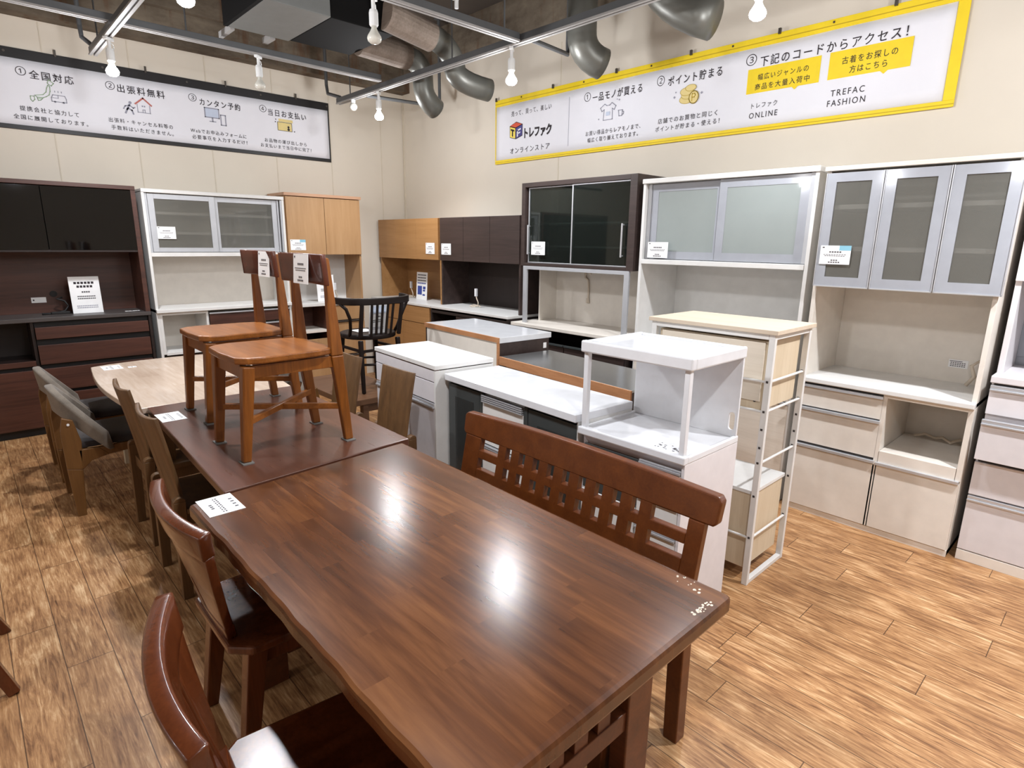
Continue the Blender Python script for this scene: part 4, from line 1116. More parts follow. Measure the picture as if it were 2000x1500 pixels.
def back_turned_counter():
    t = thing('kitchen_counter', 'kitchen counter seen from behind, white top, raw brown edge, dark end panel', 'counter', (2.738, 3.965, 0), -93.7)
    W_, Dp = 0.98, 0.49
    pt(t, 'worktop', 'whiteg', (0.006, W_, 0.004, Dp, 0.918, 0.957), bev=0.002)
    pt(t, 'raw_edge', 'mdf', (0, W_ - 0.001, -0.006, 0.004, 0.922, 0.957), (W_ - 0.024, W_ - 0.002, -0.004, 0.006, 0.02, 0.921), bev=0)
    pt(t, 'back_panel', 'cream', (0.01, W_ - 0.025, 0.008, 0.014, 0.03, 0.918))
    pt(t, 'end_panel', 'wenge', (W_ - 0.02, W_ - 0.004, 0.006, Dp - 0.02, 0.0, 0.917))
    pt(t, 'end_panel', 'wenge', (0.0, 0.016, 0.006, Dp - 0.02, 0.0, 0.917))
    pt(t, 'front', 'wenge', (0.016, W_ - 0.02, Dp - 0.03, Dp - 0.012, 0.05, 0.90))
    label_part(pt(t, 'sticker', 'cardt', (W_ - 0.004, W_ - 0.0025, Dp - 0.075, Dp - 0.045, 0.845, 0.885), bev=0), 'white sticker')
    pt(t, 'base', 'black', (0.016, W_ - 0.02, 0.02, Dp - 0.06, 0.0, 0.05))
back_turned_counter()
def steel_counter():
    t = thing('kitchen_counter', 'lower counter with shiny stainless top and raw brown rear edge behind the long white counter', 'counter', (2.636, 2.945, 0), -95.0)
    W_, Dp = 1.17, 0.46
    pt(t, 'worktop', 'steel', (0, W_, 0.012, Dp, 0.825, 0.838), bev=0.002)
    pt(t, 'raw_edge', 'mdf', (0, W_, 0.0, 0.012, 0.782, 0.838), bev=0.001)
    pt(t, 'back_panel', 'mdf', (0.01, W_ - 0.01, 0.05, 0.056, 0.03, 0.824))
    pt(t, 'end_panel', 'wenge', (0, 0.018, 0.012, Dp, 0, 0.824), (W_ - 0.018, W_, 0.012, Dp, 0, 0.824), (0.36, 0.378, 0.02, 0.05, 0, 0.8))
    pt(t, 'front', 'wenge', (0.018, W_ - 0.018, Dp - 0.02, Dp, 0.05, 0.824))
    pt(t, 'base', 'black', (0.018, W_ - 0.018, 0.06, Dp - 0.06, 0.0, 0.05))
steel_counter()

def oven_rack():
    t = thing('microwave_rack', 'glossy white microwave stand with an open upper shelf behind the brown bench', 'stand', (1.99, 1.668, 0), -90)
    W_, Dp = 0.55, 0.435
    # base cabinet
    pt(t, 'base_carcass', 'lilac', (0.012, W_ - 0.016, 0.022, Dp, 0.0, 0.75))
    pt(t, 'side_panel', 'lilac', (W_ - 0.016, W_ - 0.002, 0.0, Dp, 0.0, 0.752))
    label_part(pt(t, 'niche', 'smoked', (0.03, 0.325, 0.006, 0.02, 0.50, 0.712)), 'smoked grey door')
    for z0, z1 in ((0.575, 0.70), (0.435, 0.545), (0.06, 0.405)):
        d = pt(t, 'drawer', 'white', (0.335, W_ - 0.018, 0.0, 0.022, z0, z1))
        pt(d, 'handle_strip', 'alu', (0.335, W_ - 0.018, -0.008, 0.006, z1 + 0.004, z1 + 0.014), (0.335, W_ - 0.018, -0.004, 0.006, z1 + 0.016, z1 + 0.022))
    pt(t, 'lower_door', 'white', (0.03, 0.325, 0.0, 0.022, 0.06, 0.49))
    # tray shelf with a raised lip
    pt(t, 'shelf_tray', 'whiteg', (0.01, W_ - 0.01, 0.015, Dp - 0.004, 0.753, 0.775), (0, W_, -0.012, 0.022, 0.752, 0.788), (0, 0.018, 0.018, Dp, 0.752, 0.784), (W_ - 0.018, W_, 0.018, Dp, 0.752, 0.784), bev=0.006)
    # upper open box
    pt(t, 'post', 'whiteg', (0.012, 0.036, 0.0, 0.026, 0.782, 1.135), bev=0.003)
    pt(t, 'post', 'whiteg', (W_ - 0.036, W_ - 0.012, 0.0, 0.026, 0.782, 1.135), bev=0.003)
    # back panel with a rounded hand slot near its end
    g = G()
    ya, yb = Dp - 0.022, Dp - 0.010
    xs, xe, za, zb = 0.506, 0.534, 0.806, 0.888
    g.box(0.004, xs, ya, yb, 0.776, 1.134)
    g.box(xe, W_ - 0.004, ya, yb, 0.776, 1.134)
    n = 8
    mid, hr = (xs + xe) / 2, (xe - xs) / 2
    g.prism([(xe, 1.134), (xs, 1.134)] + [(mid - hr * math.cos(PI * k / n), zb - hr + hr * math.sin(PI * k / n)) for k in range(n + 1)], 'y', ya, yb)
    g.prism([(xs, 0.776), (xe, 0.776)] + [(mid + hr * math.cos(PI * k / n), za + hr - hr * math.sin(PI * k / n)) for k in range(n + 1)], 'y', ya, yb)
    label_part(g.make('slotted_back_panel', 'whiteg', t), 'white back panel with a rounded hand slot')
    pt(t, 'top_tray', 'whiteg', (0.01, W_ - 0.01, 0.015, Dp - 0.01, 1.135, 1.168), (0, W_, -0.012, 0.024, 1.132, 1.184), (0, 0.020, 0.02, Dp, 1.132, 1.182), (W_ - 0.020, W_, 0.02, Dp, 1.132, 1.182), (0.018, W_ - 0.018, Dp - 0.016, Dp, 1.132, 1.180), bev=0.007)
    g = G()
    for i in range(26):
        a, b = 0.36 + 0.14 * random.random(), 0.05 + 0.07 * random.random()
        g.box(a, a + 0.004 + 0.008 * random.random(), b, b + 0.004, 0.7758, 0.7764)
    label_part(g.make('scuff_marks', 'ink', t), 'dark scuffs on the shelf')
oven_rack()

def wire_cart():
    t = thing('storage_rack', 'white steel rack with pale wooden top and beige boxes beside the microwave stand', 'rack', (2.57, 1.70, 0), -90)
    W_, Dp = 0.632, 0.405
    o = pt(t, 'top_board', 'cream', (-0.012, W_ + 0.014, -0.014, Dp + 0.012, 1.222, 1.242), bev=0.002)
    o.data.materials.clear(); o.data.materials.append(MT['paletop'])
    for x in (0.0, W_ - 0.028):
        for y in (0.0, Dp - 0.022):
            p = pt(t, 'post', 'white', (x, x + 0.028, y, y + 0.022, 0.0, 1.222), bev=0.002)
            if x > 0:
                g = G()
                for z in (1.009, 0.871, 0.787, 0.70, 0.626, 0.461, 0.249):
                    g.box(x + 0.008, x + 0.018, y - 0.0015, y + 0.001, z - 0.005, z + 0.005)
                g.make('screw_hole', 'darkline', p)
    pt(t, 'frame_rail', 'white', (0.028, W_ - 0.028, 0.0, 0.022, 1.197, 1.222), (0.028, W_ - 0.028, Dp - 0.022, Dp, 1.197, 1.222), (0.003, 0.025, 0.022, Dp - 0.022, 1.197, 1.222), (W_ - 0.025, W_ - 0.003, 0.022, Dp - 0.022, 1.197, 1.222), bev=0.002)
    pt(t, 'foot_rail', 'white', (W_ - 0.026, W_ - 0.002, 0.022, Dp - 0.022, 0.0, 0.022), (0.002, 0.026, 0.022, Dp - 0.022, 0.0, 0.022), bev=0.002)
    for z in (1.006, 0.868, 0.62, 0.243):
        for x in (W_ - 0.014, 0.014):
            G().tube([(x, 0.02, z), (x, Dp - 0.02, z)], 0.006, 8).make('wire_rail', 'white', t)
        if z != 0.62:
            G().tube([(0.02, 0.011, z), (W_ - 0.02, 0.011, z)], 0.006, 8).make('wire_rail', 'white', t)
    for (z0, z1, nm) in ((0.868, 1.185, 'upper_box'), (0.07, 0.455, 'lower_box')):
        b = label_part(pt(t, nm, 'beige', (0.035, W_ - 0.038, 0.03, Dp - 0.03, z0, z1), bev=0.002), 'beige wooden box')
        g = G()
        for x in (0.10, W_ - 0.075):
            for z in ((z0 + 0.04, z1 - 0.02) if nm == 'upper_box' else ()):
                g.tube([(x, 0.028, z), (x, 0.032, z)], 0.007, 10)
        if nm == 'upper_box':
            g.make('screw_cap', 'darkline', b)
            pt(b, 'front_panel', 'beigel', (0.05, W_ - 0.05, 0.022, 0.0285, z0 + 0.04, z1 - 0.005))
        else:
            pt(b, 'rim', 'white', (0.030, W_ - 0.030, 0.024, Dp - 0.024, z1, z1 + 0.018))
MT['paletop'] = wood('pale_beech_board', (196, 180, 158), (212, 196, 176), 0, 10, 14, 0.45)
MT['beige'] = wood('beige_board', (196, 178, 150), (214, 198, 172), 2, 8, 10, 0.5)
MT['beigel'] = wood('light_beige_board', (206, 194, 176), (222, 212, 196), 0, 8, 10, 0.5)
wire_cart()

# ================================================================== TABLES
TZ = 0.71
def main_table():
    o = (0.915, 1.39, 0)
    t = thing('dining_table', 'large glossy brown dining table with wavy left edge in the foreground', 'table', o)
    L = lambda x, y: (x - o[0], y - o[1])
    left = []
    n = 72
    for i in range(n + 1):
        y = 2.115 - (2.115 - 0.592) * i / n
        w = 0.0013 * math.sin(y * 19.0) + 0.0012 * math.sin(y * 43 + 1) + 0.0010 * math.sin(y * 5)
        e = min(1, 6 * min(i, n - i) / n)
        left.append((0.466 + w * e, y))
    poly = [L(1.375, 2.192)] + [L(*p) for p in left] + [L(1.361, 0.597)]
    g = G()
    g.prism(poly, 'z', TZ - 0.052, TZ)
    label_part(g.make('tabletop', 'table', t, 0.013), 'glossy brown top with a wavy edge')
    for y0, y1 in ((0.745, 0.80), (1.93, 1.985)):
        for x0, x1 in ((0.585, 0.695), (1.145, 1.255)):
            label_part(G().hexa([L(x0 - .005, y0) + (0,), L(x1 - .005, y0) + (0,), L(x1 - .005, y1) + (0,), L(x0 - .005, y1) + (0,)], [L(x0, y0) + (TZ - .052,), L(x1, y0) + (TZ - .052,), L(x1, y1) + (TZ - .052,), L(x0, y1) + (TZ - .052,)]).make('leg', 'tedge', t, 0.004), 'thick brown leg')
        g = G()
        a, b = L(0.695, y0 + .008), L(1.145, y1 - .008)
        for z0, z1 in ((0.575, 0.657), (0.455, 0.50), (0.315, 0.375), (0.10, 0.17)):
            g.box(a[0], b[0], a[1], b[1], z0, z1)
        for k in range(5):
            c = a[0] + (b[0] - a[0]) * (k + 0.5) / 5
            g.box(c - 0.026, c + 0.026, a[1] + 0.004, b[1] - 0.004, 0.498, 0.577)
            c = a[0] + (b[0] - a[0]) * (k + 0.98) / 5
            if k < 4:
                g.box(c - 0.026, c + 0.026, a[1] + 0.004, b[1] - 0.004, 0.373, 0.457)
        g.make('lattice_frame', 'tedge', t, 0.002)
    a, b = L(0.89, 0.79), L(0.94, 1.94)
    G().box(a[0], b[0], a[1], b[1], 0.315, 0.375).make('stretcher', 'tedge', t, 0.003)
    g = G()
    for x in (0.60, 1.19):
        a, b = L(x, 0.80), L(x + 0.05, 1.93)
        g.box(a[0], b[0], a[1], b[1], 0.60, 0.657)
    a, b = L(1.235, 0.70), L(1.29, 0.735)
    g.box(a[0], b[0], a[1], b[1], 0.615, 0.6585)
    g.make('apron', 'tedge', t, 0.002)
main_table()
def worn_flecks():
    t = [o for o in COL.objects if o.name == 'dining_table'][0]
    g = G()
    rr = random.Random(3)
    for i in range(34):
        k = rr.random()
        x = 1.345 - 0.045 * rr.random() - (0.10 * k if k > 0.5 else 0)
        y = (0.625 + 0.12 * rr.random()) if k < 0.5 else 0.612 + 0.02 * rr.random()
        r = 0.0015 + 0.0025 * rr.random()
        g.prism(circ(x - 0.915, y - 1.39, r, 7, 1.3), 'z', TZ - 0.0002, TZ + 0.0005)
    label_part(g.make('worn_varnish', 'cable', t), 'pale worn varnish flecks')
worn_flecks()
def far_table():
    o = (1.02, 2.87, 0)
    t = thing('dining_table', 'matt dark brown dining table behind the glossy one with two amber chairs standing on it', 'table', o)
    P = lambda x, y: (x - o[0], y - o[1])
    G().prism([P(0.592, 2.139), P(1.424, 2.212), P(1.442, 3.545), P(0.648, 3.555)], 'z', TZ - 0.035, TZ).make('tabletop', 'tablef', t, 0.004)
    for x, y in ((0.67, 2.23), (1.35, 2.27), (0.70, 3.46), (1.36, 3.45)):
        a = P(x, y)
        G().bar((a[0], a[1], TZ - 0.035), (a[0], a[1], 0), 0.07, 0.07, 0.05, 0.05).make('leg', 'ash', t, 0.004)
    for q, r in (((0.67, 2.23), (1.35, 2.27)), ((0.70, 3.46), (1.36, 3.45)), ((0.67, 2.23), (0.70, 3.46)), ((1.35, 2.27), (1.36, 3.45))):
        a, b = P(*q), P(*r)
        G().bar((a[0], a[1], TZ - 0.075), (b[0], b[1], TZ - 0.075), 0.02, 0.078).make('apron', 'ash', t)
far_table()
def pale_table():
    o = (1.02, 4.28, 0)
    t = thing('dining_table', 'pale washed wood dining table with bowed sides at the far end of the table row', 'table', o)
    pts = []
    for i in range(17):
        s = i / 16
        y = 3.575 + (4.975 - 3.575) * s
        pts.append((0.60 - 0.05 * math.sin(PI * s) - o[0], y - o[1]))
    pts = pts[::-1]                                        # far -> near on the left
    rightside = [(2 * 0 + (1.44 + 0.05 * math.sin(PI * i / 16)) - o[0], 3.575 + 1.42 * i / 16 - o[1]) for i in range(17)]
    top = [((1.44 - (1.44 - 0.60) * i / 8) - o[0], 4.995 + 0.055 * math.sin(PI * i / 8) - o[1]) for i in range(1, 8)]
    G().prism(pts + rightside + top, 'z', 0.672, 0.705).make('tabletop', 'pale', t, 0.004)
    for x, y in ((0.72, 3.75), (1.32, 3.75), (0.74, 4.82), (1.30, 4.82)):
        G().bar((x - o[0], y - o[1], 0.672), ((x - o[0]) * 1.08, (y - o[1]) * 1.04, 0), 0.06, 0.06, 0.04, 0.04).make('leg', 'beige', t, 0.004)
    G().box(-0.27, 0.27, -0.52, 0.52, 0.61, 0.672).make('apron', 'beige', t)
pale_table()
flat_tag('white price card at the far left corner of the glossy brown table', 0.490, 0.604, 1.958, 2.118, TZ)
flat_tag('white price card on the matt dark brown table left of the amber chairs', 0.640, 0.752, 3.20, 3.37, TZ)
tg = flat_tag('faded pale card at the far left end of the pale table', 0.650, 0.765, 4.79, 4.95, 0.705)
flat_tag('tiny white sticker beside the faded card on the pale table', 0.795, 0.845, 4.79, 4.83, 0.705)

# ================================================================== CHAIRS
def amber_chair(label, loc, rz, group):
    t = thing('dining_chair', label, 'chair', loc, rz, group)
    # seat: wide softly shaped board
    pts = [(-0.215, -0.13), (-0.20, -0.195), (-0.16, -0.232), (0, -0.242), (0.16, -0.232), (0.20, -0.195), (0.215, -0.13), (0.205, 0.10), (0.185, 0.165), (0.14, 0.185), (-0.14, 0.185), (-0.185, 0.165), (-0.205, 0.10)]
    G().prism(pts, 'z', 0.408, 0.436).make('seat', 'orangeh', t, 0.006)
    for s in (-1, 1):
        G().bar((s * 0.172, -0.19, 0.40), (s * 0.166, -0.225, 0.005), 0.052, 0.05, 0.034, 0.034, (0, 1, 0)).make('leg', 'orange', t, 0.006)
        g = G()
        a = Vector((s * 0.166, 0.228, 0.005)); b = Vector((s * 0.178, 0.185, 0.40)); c = Vector((s * 0.165, 0.168, 0.815))
        q = lambda p, w, h: [(p.x - w / 2, p.y - h / 2, p.z), (p.x + w / 2, p.y - h / 2, p.z), (p.x + w / 2, p.y + h / 2, p.z), (p.x - w / 2, p.y + h / 2, p.z)]
        g.hexa(q(a, 0.032, 0.036), q(b, 0.036, 0.056))
        g.hexa(q(b, 0.036, 0.056), q(c, 0.028, 0.022))
        g.make('rear_post', 'orange', t, 0.005)
    pt(t, 'apron', 'orange', (-0.16, 0.16, -0.205, -0.185, 0.345, 0.40), (-0.185, -0.167, -0.18, 0.175, 0.35, 0.40), (0.167, 0.185, -0.18, 0.175, 0.35, 0.40), (-0.165, 0.165, 0.178, 0.198, 0.335, 0.385))
    g = G()
    g.bar((-0.165, -0.205, 0.165), (0.165, 0.205, 0.165), 0.022, 0.026).bar((0.165, -0.205, 0.168), (-0.165, 0.205, 0.168), 0.022, 0.026)
    g.make('cross_stretcher', 'orangeh', t, 0.003)
    def fn(u, v):
        x = -0.222 + 0.444 * u
        k = (x / 0.222)
        return (x, 0.164 - 0.022 * k * k - 0.010 * v, 0.703 + 0.128 * v), (0.2 * k, 1, 0)
    label_part(G().grid(fn, 20, 3, 0.022).make('back_slab', 'redwood', t, 0.004, True), 'curved red-brown back slab')
    for x, y in ((-0.166, -0.225), (0.166, -0.225), (-0.166, 0.228), (0.166, 0.228)):
        G().box(x - 0.030, x + 0.030, y - 0.022, y + 0.022, 0.0005, 0.005).make('felt_pad', 'pad', t)
    return t
gr = 'amber chairs standing on the table'
amber_chair('amber wooden chair standing on the dark brown table, the nearer of two', (0.980, 2.548, TZ), -90, gr)
amber_chair('amber wooden chair standing on the dark brown table, the one behind', (1.036, 3.207, TZ), -90, gr)
def slab_tag(label, cx_, cy_, off):
    t = price_tag(label, (0, 0, 0), -90, 0.150, 0.128)
    t.rotation_euler = (R(-4), 0, R(-90))
    t.location = (cx_ + 0.130, cy_ + off, TZ + 0.700)
    return t
slab_tag('white price tag on the back slab of the nearer amber chair', 0.980, 2.548, 0.082)
slab_tag('white price tag on the back slab of the farther amber chair', 1.036, 3.207, -0.005)

def gloss_chair(label, loc, rz, slots, mat='gloss', group=None):
    t = thing('dining_chair', label, 'chair', loc, rz, group)
    pts = [(-0.225, -0.20), (-0.19, -0.235), (0.19, -0.235), (0.225, -0.20), (0.215, 0.15), (0.16, 0.205), (-0.16, 0.205), (-0.215, 0.15)]
    G().prism(pts, 'z', 0.405, 0.435).make('seat', mat, t, 0.008)
    for s in (-1, 1):
        for y, y2 in ((-0.16, -0.19), (0.13, 0.19)):
            G().bar((s * 0.17, y, 0.405), (s * 0.185, y2, 0), 0.055, 0.06, 0.042, 0.042, (0, 1, 0)).make('leg', mat, t, 0.005)
    pt(t, 'apron', mat, (-0.18, -0.155, -0.15, 0.12, 0.34, 0.404), (0.155, 0.18, -0.15, 0.12, 0.34, 0.404), (-0.155, 0.155, -0.17, -0.145, 0.35, 0.404), (-0.155, 0.155, 0.115, 0.14, 0.35, 0.404), bev=0.004)
    H0, H1 = 0.42, 0.845
    def half(v):
        return 0.125 + 0.125 * min(1, max(0, v)) ** 0.9
    def surf(x, v):
        w = 0.25
        k = x / w
        y = 0.200 + 0.085 * v + 0.040 * (1 - k * k) * (0.35 + 0.65 * v) - 0.035
        return (x, y, H0 + (H1 - H0) * v), (0.32 * k * (0.35 + 0.65 * v), 1, -0.2)
    # crest rail: thick curved band
    g = G()
    g.grid(lambda u, v: surf(-half(0.80 + 0.2 * v) + 2 * half(0.80 + 0.2 * v) * u, 0.80 + 0.2 * v), 24, 4, 0.038)
    label_part(g.make('crest_rail', mat, t, 0.006, True), 'curved glossy crest rail')
    v1 = 0.81
    bands = [(-1.0, 1.0)] if not slots else [(-1.0, -0.34), (-0.16, 0.16), (0.34, 1.0)]
    if not slots:
        bands = [(-1.0, -0.10), (0.10, 1.0)]
    for a, b in bands:
        G().grid(lambda u, v, a=a, b=b: surf((a + (b - a) * u) * half(v * v1), v * v1), 8, 12, 0.026).make('splat', mat, t, 0.003, True)
    G().grid(lambda u, v: surf((-1 + 2 * u) * half(v * 0.16), v * 0.16), 12, 3, 0.030).make('lower_back', mat, t, 0.003, True)
    if not slots:
        G().grid(lambda u, v: surf((-1 + 2 * u) * half(0.45 + v * 0.36), 0.45 + v * 0.36), 16, 5, 0.027).make('upper_back', mat, t, 0.003, True)
    return t
gloss_chair('glossy brown chair with solid flared back at the foreground table, second from camera', (0.625, 1.815, 0), 90, False)
gloss_chair('glossy brown chair with slotted flared back, nearest the camera at the bottom edge', (0.442, 1.065, 0), 82, True)
def edge_stool():
    t = thing('stool', 'dark brown wooden seat at the left photo edge of which only two leg ends show', 'stool', (-0.34, 2.75, 0))
    G().prism(circ(0, 0, 0.19, 24), 'z', 0.42, 0.45).make('seat', 'gloss', t, 0.006)
    for sx in (-1, 1):
        for sy in (-1, 1):
            G().bar((sx * 0.12, sy * 0.13, 0.42), (sx * 0.272, sy * 0.23, 0), 0.045, 0.045, 0.036, 0.036, (0, 1, 0)).make('leg', 'gloss', t, 0.004)
edge_stool()

def plank_chair(label, loc, rz, group):
    t = thing('dining_chair', label, 'chair', loc, rz, group)
    G().prism([(-0.21, -0.21), (-0.19, -0.225), (0.19, -0.225), (0.21, -0.21), (0.205, 0.19), (-0.205, 0.19)], 'z', 0.405, 0.432).make('seat', 'ash', t, 0.005)
    for s in (-1, 1):
        G().bar((s * 0.178, -0.185, 0.405), (s * 0.182, -0.20, 0), 0.042, 0.05, 0.036, 0.042, (0, 1, 0)).make('leg', 'ash', t, 0.004)
        g = G()
        g.bar((s * 0.185, 0.225, 0), (s * 0.185, 0.215, 0.47), 0.036, 0.042, 0.036, 0.05, (0, 1, 0))
        g.prism([(0.215 + 0.025 * math.cos(PI * k / 8), 0.4695 + 0.022 * math.sin(PI * k / 8)) for k in range(9)], 'x', s * 0.185 - 0.018, s * 0.185 + 0.018)
        g.make('rear_leg', 'ash', t, 0.003)
    pt(t, 'apron', 'ash', (-0.185, -0.165, -0.18, 0.2, 0.345, 0.405), (0.165, 0.185, -0.18, 0.2, 0.345, 0.405), (-0.165, 0.165, -0.195, -0.175, 0.345, 0.405), (-0.165, 0.165, 0.195, 0.215, 0.345, 0.405))
    def fn(u, v):
        w = 0.158 + 0.014 * v
        x = -w + 2 * w * u
        k = x / 0.17
        top = 0.012 * (1 - k * k)
        return (x, 0.195 + 0.075 * v ** 1.2 - 0.022 * k * k + 0.01, 0.40 + (0.455 - top) * v), (0.26 * k, 1, -0.17)
    label_part(G().grid(fn, 16, 10, 0.018).make('back_plank', 'ash', t, 0.003, True), 'tall curved plank back')
    def groove(u0):
        def f(u, v):
            p, n = fn(u0 - 0.006 + 0.012 * u, 0.02 + 0.96 * v)
            return (p[0], p[1] + 0.0086, p[2]), n
        return f
    for u0 in (0.36, 0.64):
        G().grid(groove(u0), 1, 10, 0.002).make('plank_joint', 'brownleg', t, 0, True)
    return t
gp = 'plank-backed chairs at the dark brown table'
plank_chair('smoked oak plank-backed chair on the right of the dark table, nearer the camera', (1.605, 2.985, 0), -90, gp)
plank_chair('smoked oak plank-backed chair on the right of the dark table, farther from the camera', (1.605, 3.60, 0), -90, gp)
plank_chair('smoked oak plank-backed chair on the left of the dark table, nearer the camera', (0.785, 2.93, 0), 90, gp)
plank_chair('smoked oak plank-backed chair on the left of the dark table, farther from the camera', (0.805, 3.56, 0), 90, gp)

def grey_chair(label, loc, rz, group):
    t = thing('dining_chair', label, 'chair', loc, rz, group)
    # upholstered seat pad
    def top(u, v):
        x, y = -0.235 + 0.47 * u, -0.23 + 0.43 * v
        e = (1 - (2 * u - 1) ** 6) * (1 - (2 * v - 1) ** 6)
        return (x * (1 - 0.10 * v), y, 0.432 + 0.020 * e - 0.012), (0, 0, 1)
    label_part(G().grid(top, 14, 14, 0.04).make('seat', 'seatfab', t, 0.008, True), 'charcoal upholstered seat')
    # bent upholstered back: high in the middle, drooping round the ends
    def back(u, v):
        a = -1 + 2 * u
        x = 0.255 * math.sin(a * 1.25) / math.sin(1.25)
        y = 0.245 - 0.21 * (abs(a) ** 2.2)
        zt = 0.755 - 0.27 * (abs(a) ** 2.1)
        zb = zt - 0.16 + 0.05 * abs(a)
        return (x, y + 0.02 * v, zb + (zt - zb) * v), (a * 0.75, 1, -0.1)
    label_part(G().grid(back, 24, 6, 0.042).make('backrest', 'greyfab', t, 0.012, True), 'grey upholstered curved back')
    for s in (-1, 1):
        # flat rear leg that broadens into an arm reaching the seat rail
        prof = [(0.205, 0.0), (0.248, 0.0), (0.262, 0.30), (0.258, 0.52), (0.235, 0.62), (0.195, 0.60), (0.18, 0.50), (0.15, 0.40), (0.05, 0.40), (-0.20, 0.405), (-0.20, 0.36), (0.02, 0.345), (0.14, 0.325), (0.185, 0.26)]
        g = G()
        a, b = (s * 0.218 - 0.014, s * 0.218 + 0.014)
        # split into convex pieces: leg, arm, rail
        g.prism([(0.205, 0.0), (0.248, 0.0), (0.262, 0.30), (0.188, 0.28)], 'x', a, b)
        g.prism([(0.188, 0.28), (0.262, 0.30), (0.265, 0.52), (0.25, 0.60), (0.20, 0.58), (0.175, 0.45)], 'x', a, b)
        g.prism([(0.188, 0.28), (0.195, 0.40), (0.10, 0.398), (0.05, 0.345), (0.14, 0.325)], 'x', a, b)
        g.prism([(0.10, 0.398), (-0.21, 0.402), (-0.21, 0.362), (0.05, 0.345)], 'x', a, b)
        g.make('rear_leg', 'brownleg', t, 0.003)
        G().bar((s * 0.215, -0.19, 0.40), (s * 0.222, -0.21, 0), 0.034, 0.045, 0.028, 0.032, (0, 1, 0)).make('leg', 'brownleg', t, 0.004)
        G().tube([(s * 0.218 + 0.0145 * s, 0.225, 0.56), (s * 0.218 + 0.018 * s, 0.225, 0.56)], 0.007, 10).make('bolt', 'cardt', t)
    pt(t, 'seat_rail', 'brownleg', (-0.204, 0.204, -0.20, -0.18, 0.36, 0.40), (-0.204, 0.204, 0.15, 0.17, 0.36, 0.40))
    return t
gg = 'grey upholstered chairs at the pale table'
grey_chair('grey upholstered chair left of the pale table, nearer the camera', (0.565, 4.27, 0), 90, gg)
grey_chair('grey upholstered chair left of the pale table, against the dark cupboard', (0.565, 4.93, 0), 90, gg)
grey_chair('grey upholstered chair on the right side of the pale table', (1.475, 4.05, 0), -90, gg)

def main_bench():
    t = thing('bench', 'brown wooden bench with square-pierced back along the right side of the glossy table', 'bench', (1.40, 1.40, 0))
    ox, oy = 1.40, 1.40
    X = lambda z: 1.612 + 0.2 * (z - 0.85) - ox
    def slab(g, pts, th=0.030):
        g.hexa([(X(z), y - oy, z) for y, z in pts], [(X(z) + th, y - oy, z) for y, z in pts])
        return g
    crest = [(0.773, 0.757), (2.020, 0.757)]
    n = 14
    arcp = []
    for i in range(n + 1):
        y = 2.022 - 0.012 - (1.249 - 0.024) * i / n
        arcp.append((y, 0.848 + 0.016 * math.sin(PI * i / n)))
    pts = [(2.005, 0.752), (2.020, 0.765), (2.024, 0.835)] + arcp + [(0.771, 0.833), (0.774, 0.762), (0.786, 0.752)]
    label_part(slab(G(), pts, 0.036).make('crest_rail', 'bench', t, 0.006), 'wide arched crest rail')
    for a, b in ((0.812, 0.868), (1.895, 1.998)):
        b2 = 1.94 if b > 1.9 else b
        g = slab(G(), [(a, 0.43), (b, 0.43), (b, 0.753), (a, 0.753)])
        g.make('back_post', 'bench', t, 0.003)
    slab(G(), [(0.868, 0.668), (1.895, 0.668), (1.895, 0.702), (0.868, 0.702)]).make('back_rail', 'bench', t, 0.002)
    slab(G(), [(0.868, 0.545), (1.895, 0.545), (1.895, 0.620), (0.868, 0.620)]).make('back_rail', 'bench', t, 0.002)
    y = 1.774
    k = 0
    while k < 10:
        y1 = 1.774 - 0.0805 * k
        y0 = y1 - 0.046
        for z0, z1 in ((0.700, 0.755), (0.618, 0.670)):
            slab(G(), [(y0, z0), (y1, z0), (y1, z1), (y0, z1)], 0.026).make('slat', 'bench', t)
        k += 1
    G().prism([(1.10 - ox, 0.80 - oy), (1.50 - ox, 0.80 - oy), (1.53 - ox, 0.84 - oy), (1.53 - ox, 1.98 - oy), (1.10 - ox, 1.98 - oy)], 'z', 0.40, 0.432).make('seat', 'bench', t, 0.006)
    for yy in (0.835, 1.955):
        G().bar((X(0.43) + 0.018, yy - oy, 0.43), (1.525 - ox, yy - 0.02 - oy, 0), 0.05, 0.058, 0.052, 0.05, (0, 1, 0)).make('leg', 'bench', t, 0.004)
        G().bar((1.15 - ox, yy - oy, 0.40), (1.14 - ox, yy - oy, 0), 0.05, 0.055, 0.045, 0.045, (0, 1, 0)).make('leg', 'bench', t, 0.004)
    pt(t, 'apron', 'bench', (1.13 - ox, 1.155 - ox, 0.86 - oy, 1.93 - oy, 0.34, 0.40), (1.495 - ox, 1.52 - ox, 0.86 - oy, 1.93 - oy, 0.34, 0.40))
main_bench()

def low_bench():
    t = thing('bench', 'low plain brown bench behind the plank-backed chairs carrying a dark armchair', 'bench', (2.27, 4.37, 0))
    G().box(-0.27, 0.27, -0.48, 0.48, 0.385, 0.43).make('seat', 'benchwood', t, 0.004)
    for x in (-0.13, 0.22):
        for y in (-0.44, 0.43):
            G().box(x - 0.025, x + 0.025, y - 0.025, y + 0.025, 0, 0.385).make('leg', 'benchwood', t, 0.004)
    pt(t, 'apron', 'benchwood', (-0.11, 0.20, -0.45, -0.43, 0.32, 0.385), (-0.11, 0.20, 0.42, 0.44, 0.32, 0.385))
low_bench()

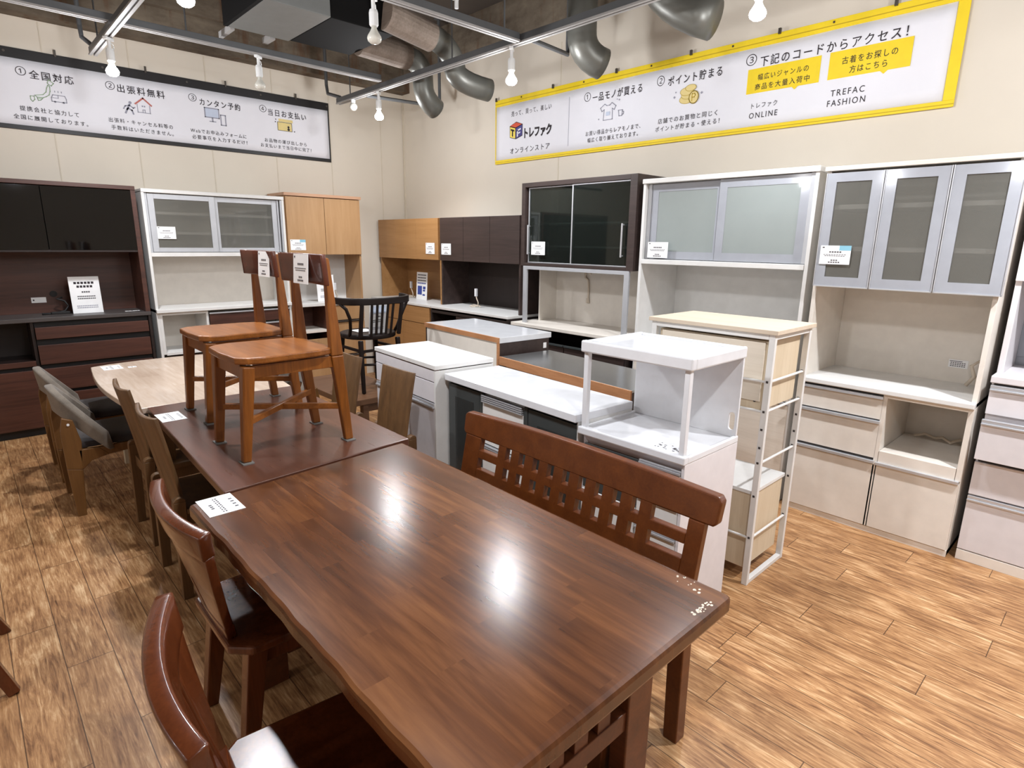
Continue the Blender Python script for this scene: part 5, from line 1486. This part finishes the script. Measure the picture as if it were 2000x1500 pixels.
def captain_chair():
    t = thing('armchair', 'near-black bentwood captain armchair with slatted back standing on the low brown bench', 'chair', (2.375, 4.235, 0.4305), 180)
    # local front = -y (turned away from the camera), back at +y
    pts = circ(0, -0.01, 0.222, 28)
    G().prism([(x, y * 0.97) for x, y in pts], 'z', 0.415, 0.455).make('seat', 'dark', t, 0.012)
    for s in (-1, 1):
        G().bar((s * 0.165, 0.165, 0.415), (s * 0.175, 0.20, 0), 0.034, 0.034, 0.028, 0.028, (0, 1, 0)).make('leg', 'dark', t, 0.008)
        G().bar((s * 0.15, -0.16, 0.415), (s * 0.17, -0.19, 0), 0.036, 0.036, 0.028, 0.028, (0, 1, 0)).make('leg', 'dark', t, 0.008)
        G().bar((s * 0.17, 0.175, 0.44), (s * 0.175, 0.235, 0.72), 0.030, 0.026, 0.028, 0.022, (0, 1, 0)).make('back_post', 'dark', t, 0.006)
        G().tube([(s * 0.20, 0.06, 0.44), (s * 0.21, 0.10, 0.50), (s * 0.225, 0.13, 0.58), (s * 0.26, 0.14, 0.66), (s * 0.295, 0.12, 0.70)], 0.013, 8).make('arm_support', 'dark', t, 0, True)
    for k in range(5):
        x = -0.095 + 0.0475 * k
        G().bar((x * 0.9, 0.19, 0.44), (x, 0.243, 0.72), 0.020, 0.010, 0.020, 0.010, (0, 1, 0)).make('back_slat', 'dark', t, 0.003)
    def rail(u, v):
        a = -1.0 + 2 * u
        x = 0.315 * math.sin(a * 1.5) / math.sin(1.5)
        y = 0.245 - 0.26 * abs(a) ** 3.2
        return (x, y, 0.690 + 0.052 * v + 0.006 * abs(a)), (a * a * a * 1.6, 1, 0)
    label_part(G().grid(rail, 30, 3, 0.026).make('arm_rail', 'dark', t, 0.006, True), 'curved arm and back rail')
    rg = [(0.16 * math.cos(2 * PI * k / 24), -0.005 + 0.165 * math.sin(2 * PI * k / 24), 0.21) for k in range(25)]
    G().tube(rg, 0.010, 8, False).make('ring_stretcher', 'dark', t, 0, True)
    g = G()
    g.bar((-0.165, 0.18, 0.33), (0.165, 0.18, 0.33), 0.016, 0.02).bar((-0.165, 0.18, 0.33), (-0.16, -0.17, 0.33), 0.016, 0.02).bar((0.165, 0.18, 0.33), (0.16, -0.17, 0.33), 0.016, 0.02)
    g.make('side_stretcher', 'dark', t)
captain_chair()
flat_tag('white paper lying on the seat of the near-black armchair', 2.28, 2.42, 4.22, 4.36, 0.8865)
sg = leaning_sign('white card with pale blue top leaning inside the slatted back of the dark armchair', (2.295, 4.09, 0.888), 0, 0.15, 0.23, -0.035)
label_part(pt(sg, 'blue_band', 'lbluep', (0.01, 0.14, -0.034, -0.030, 0.16, 0.215), bev=0), 'pale blue band')
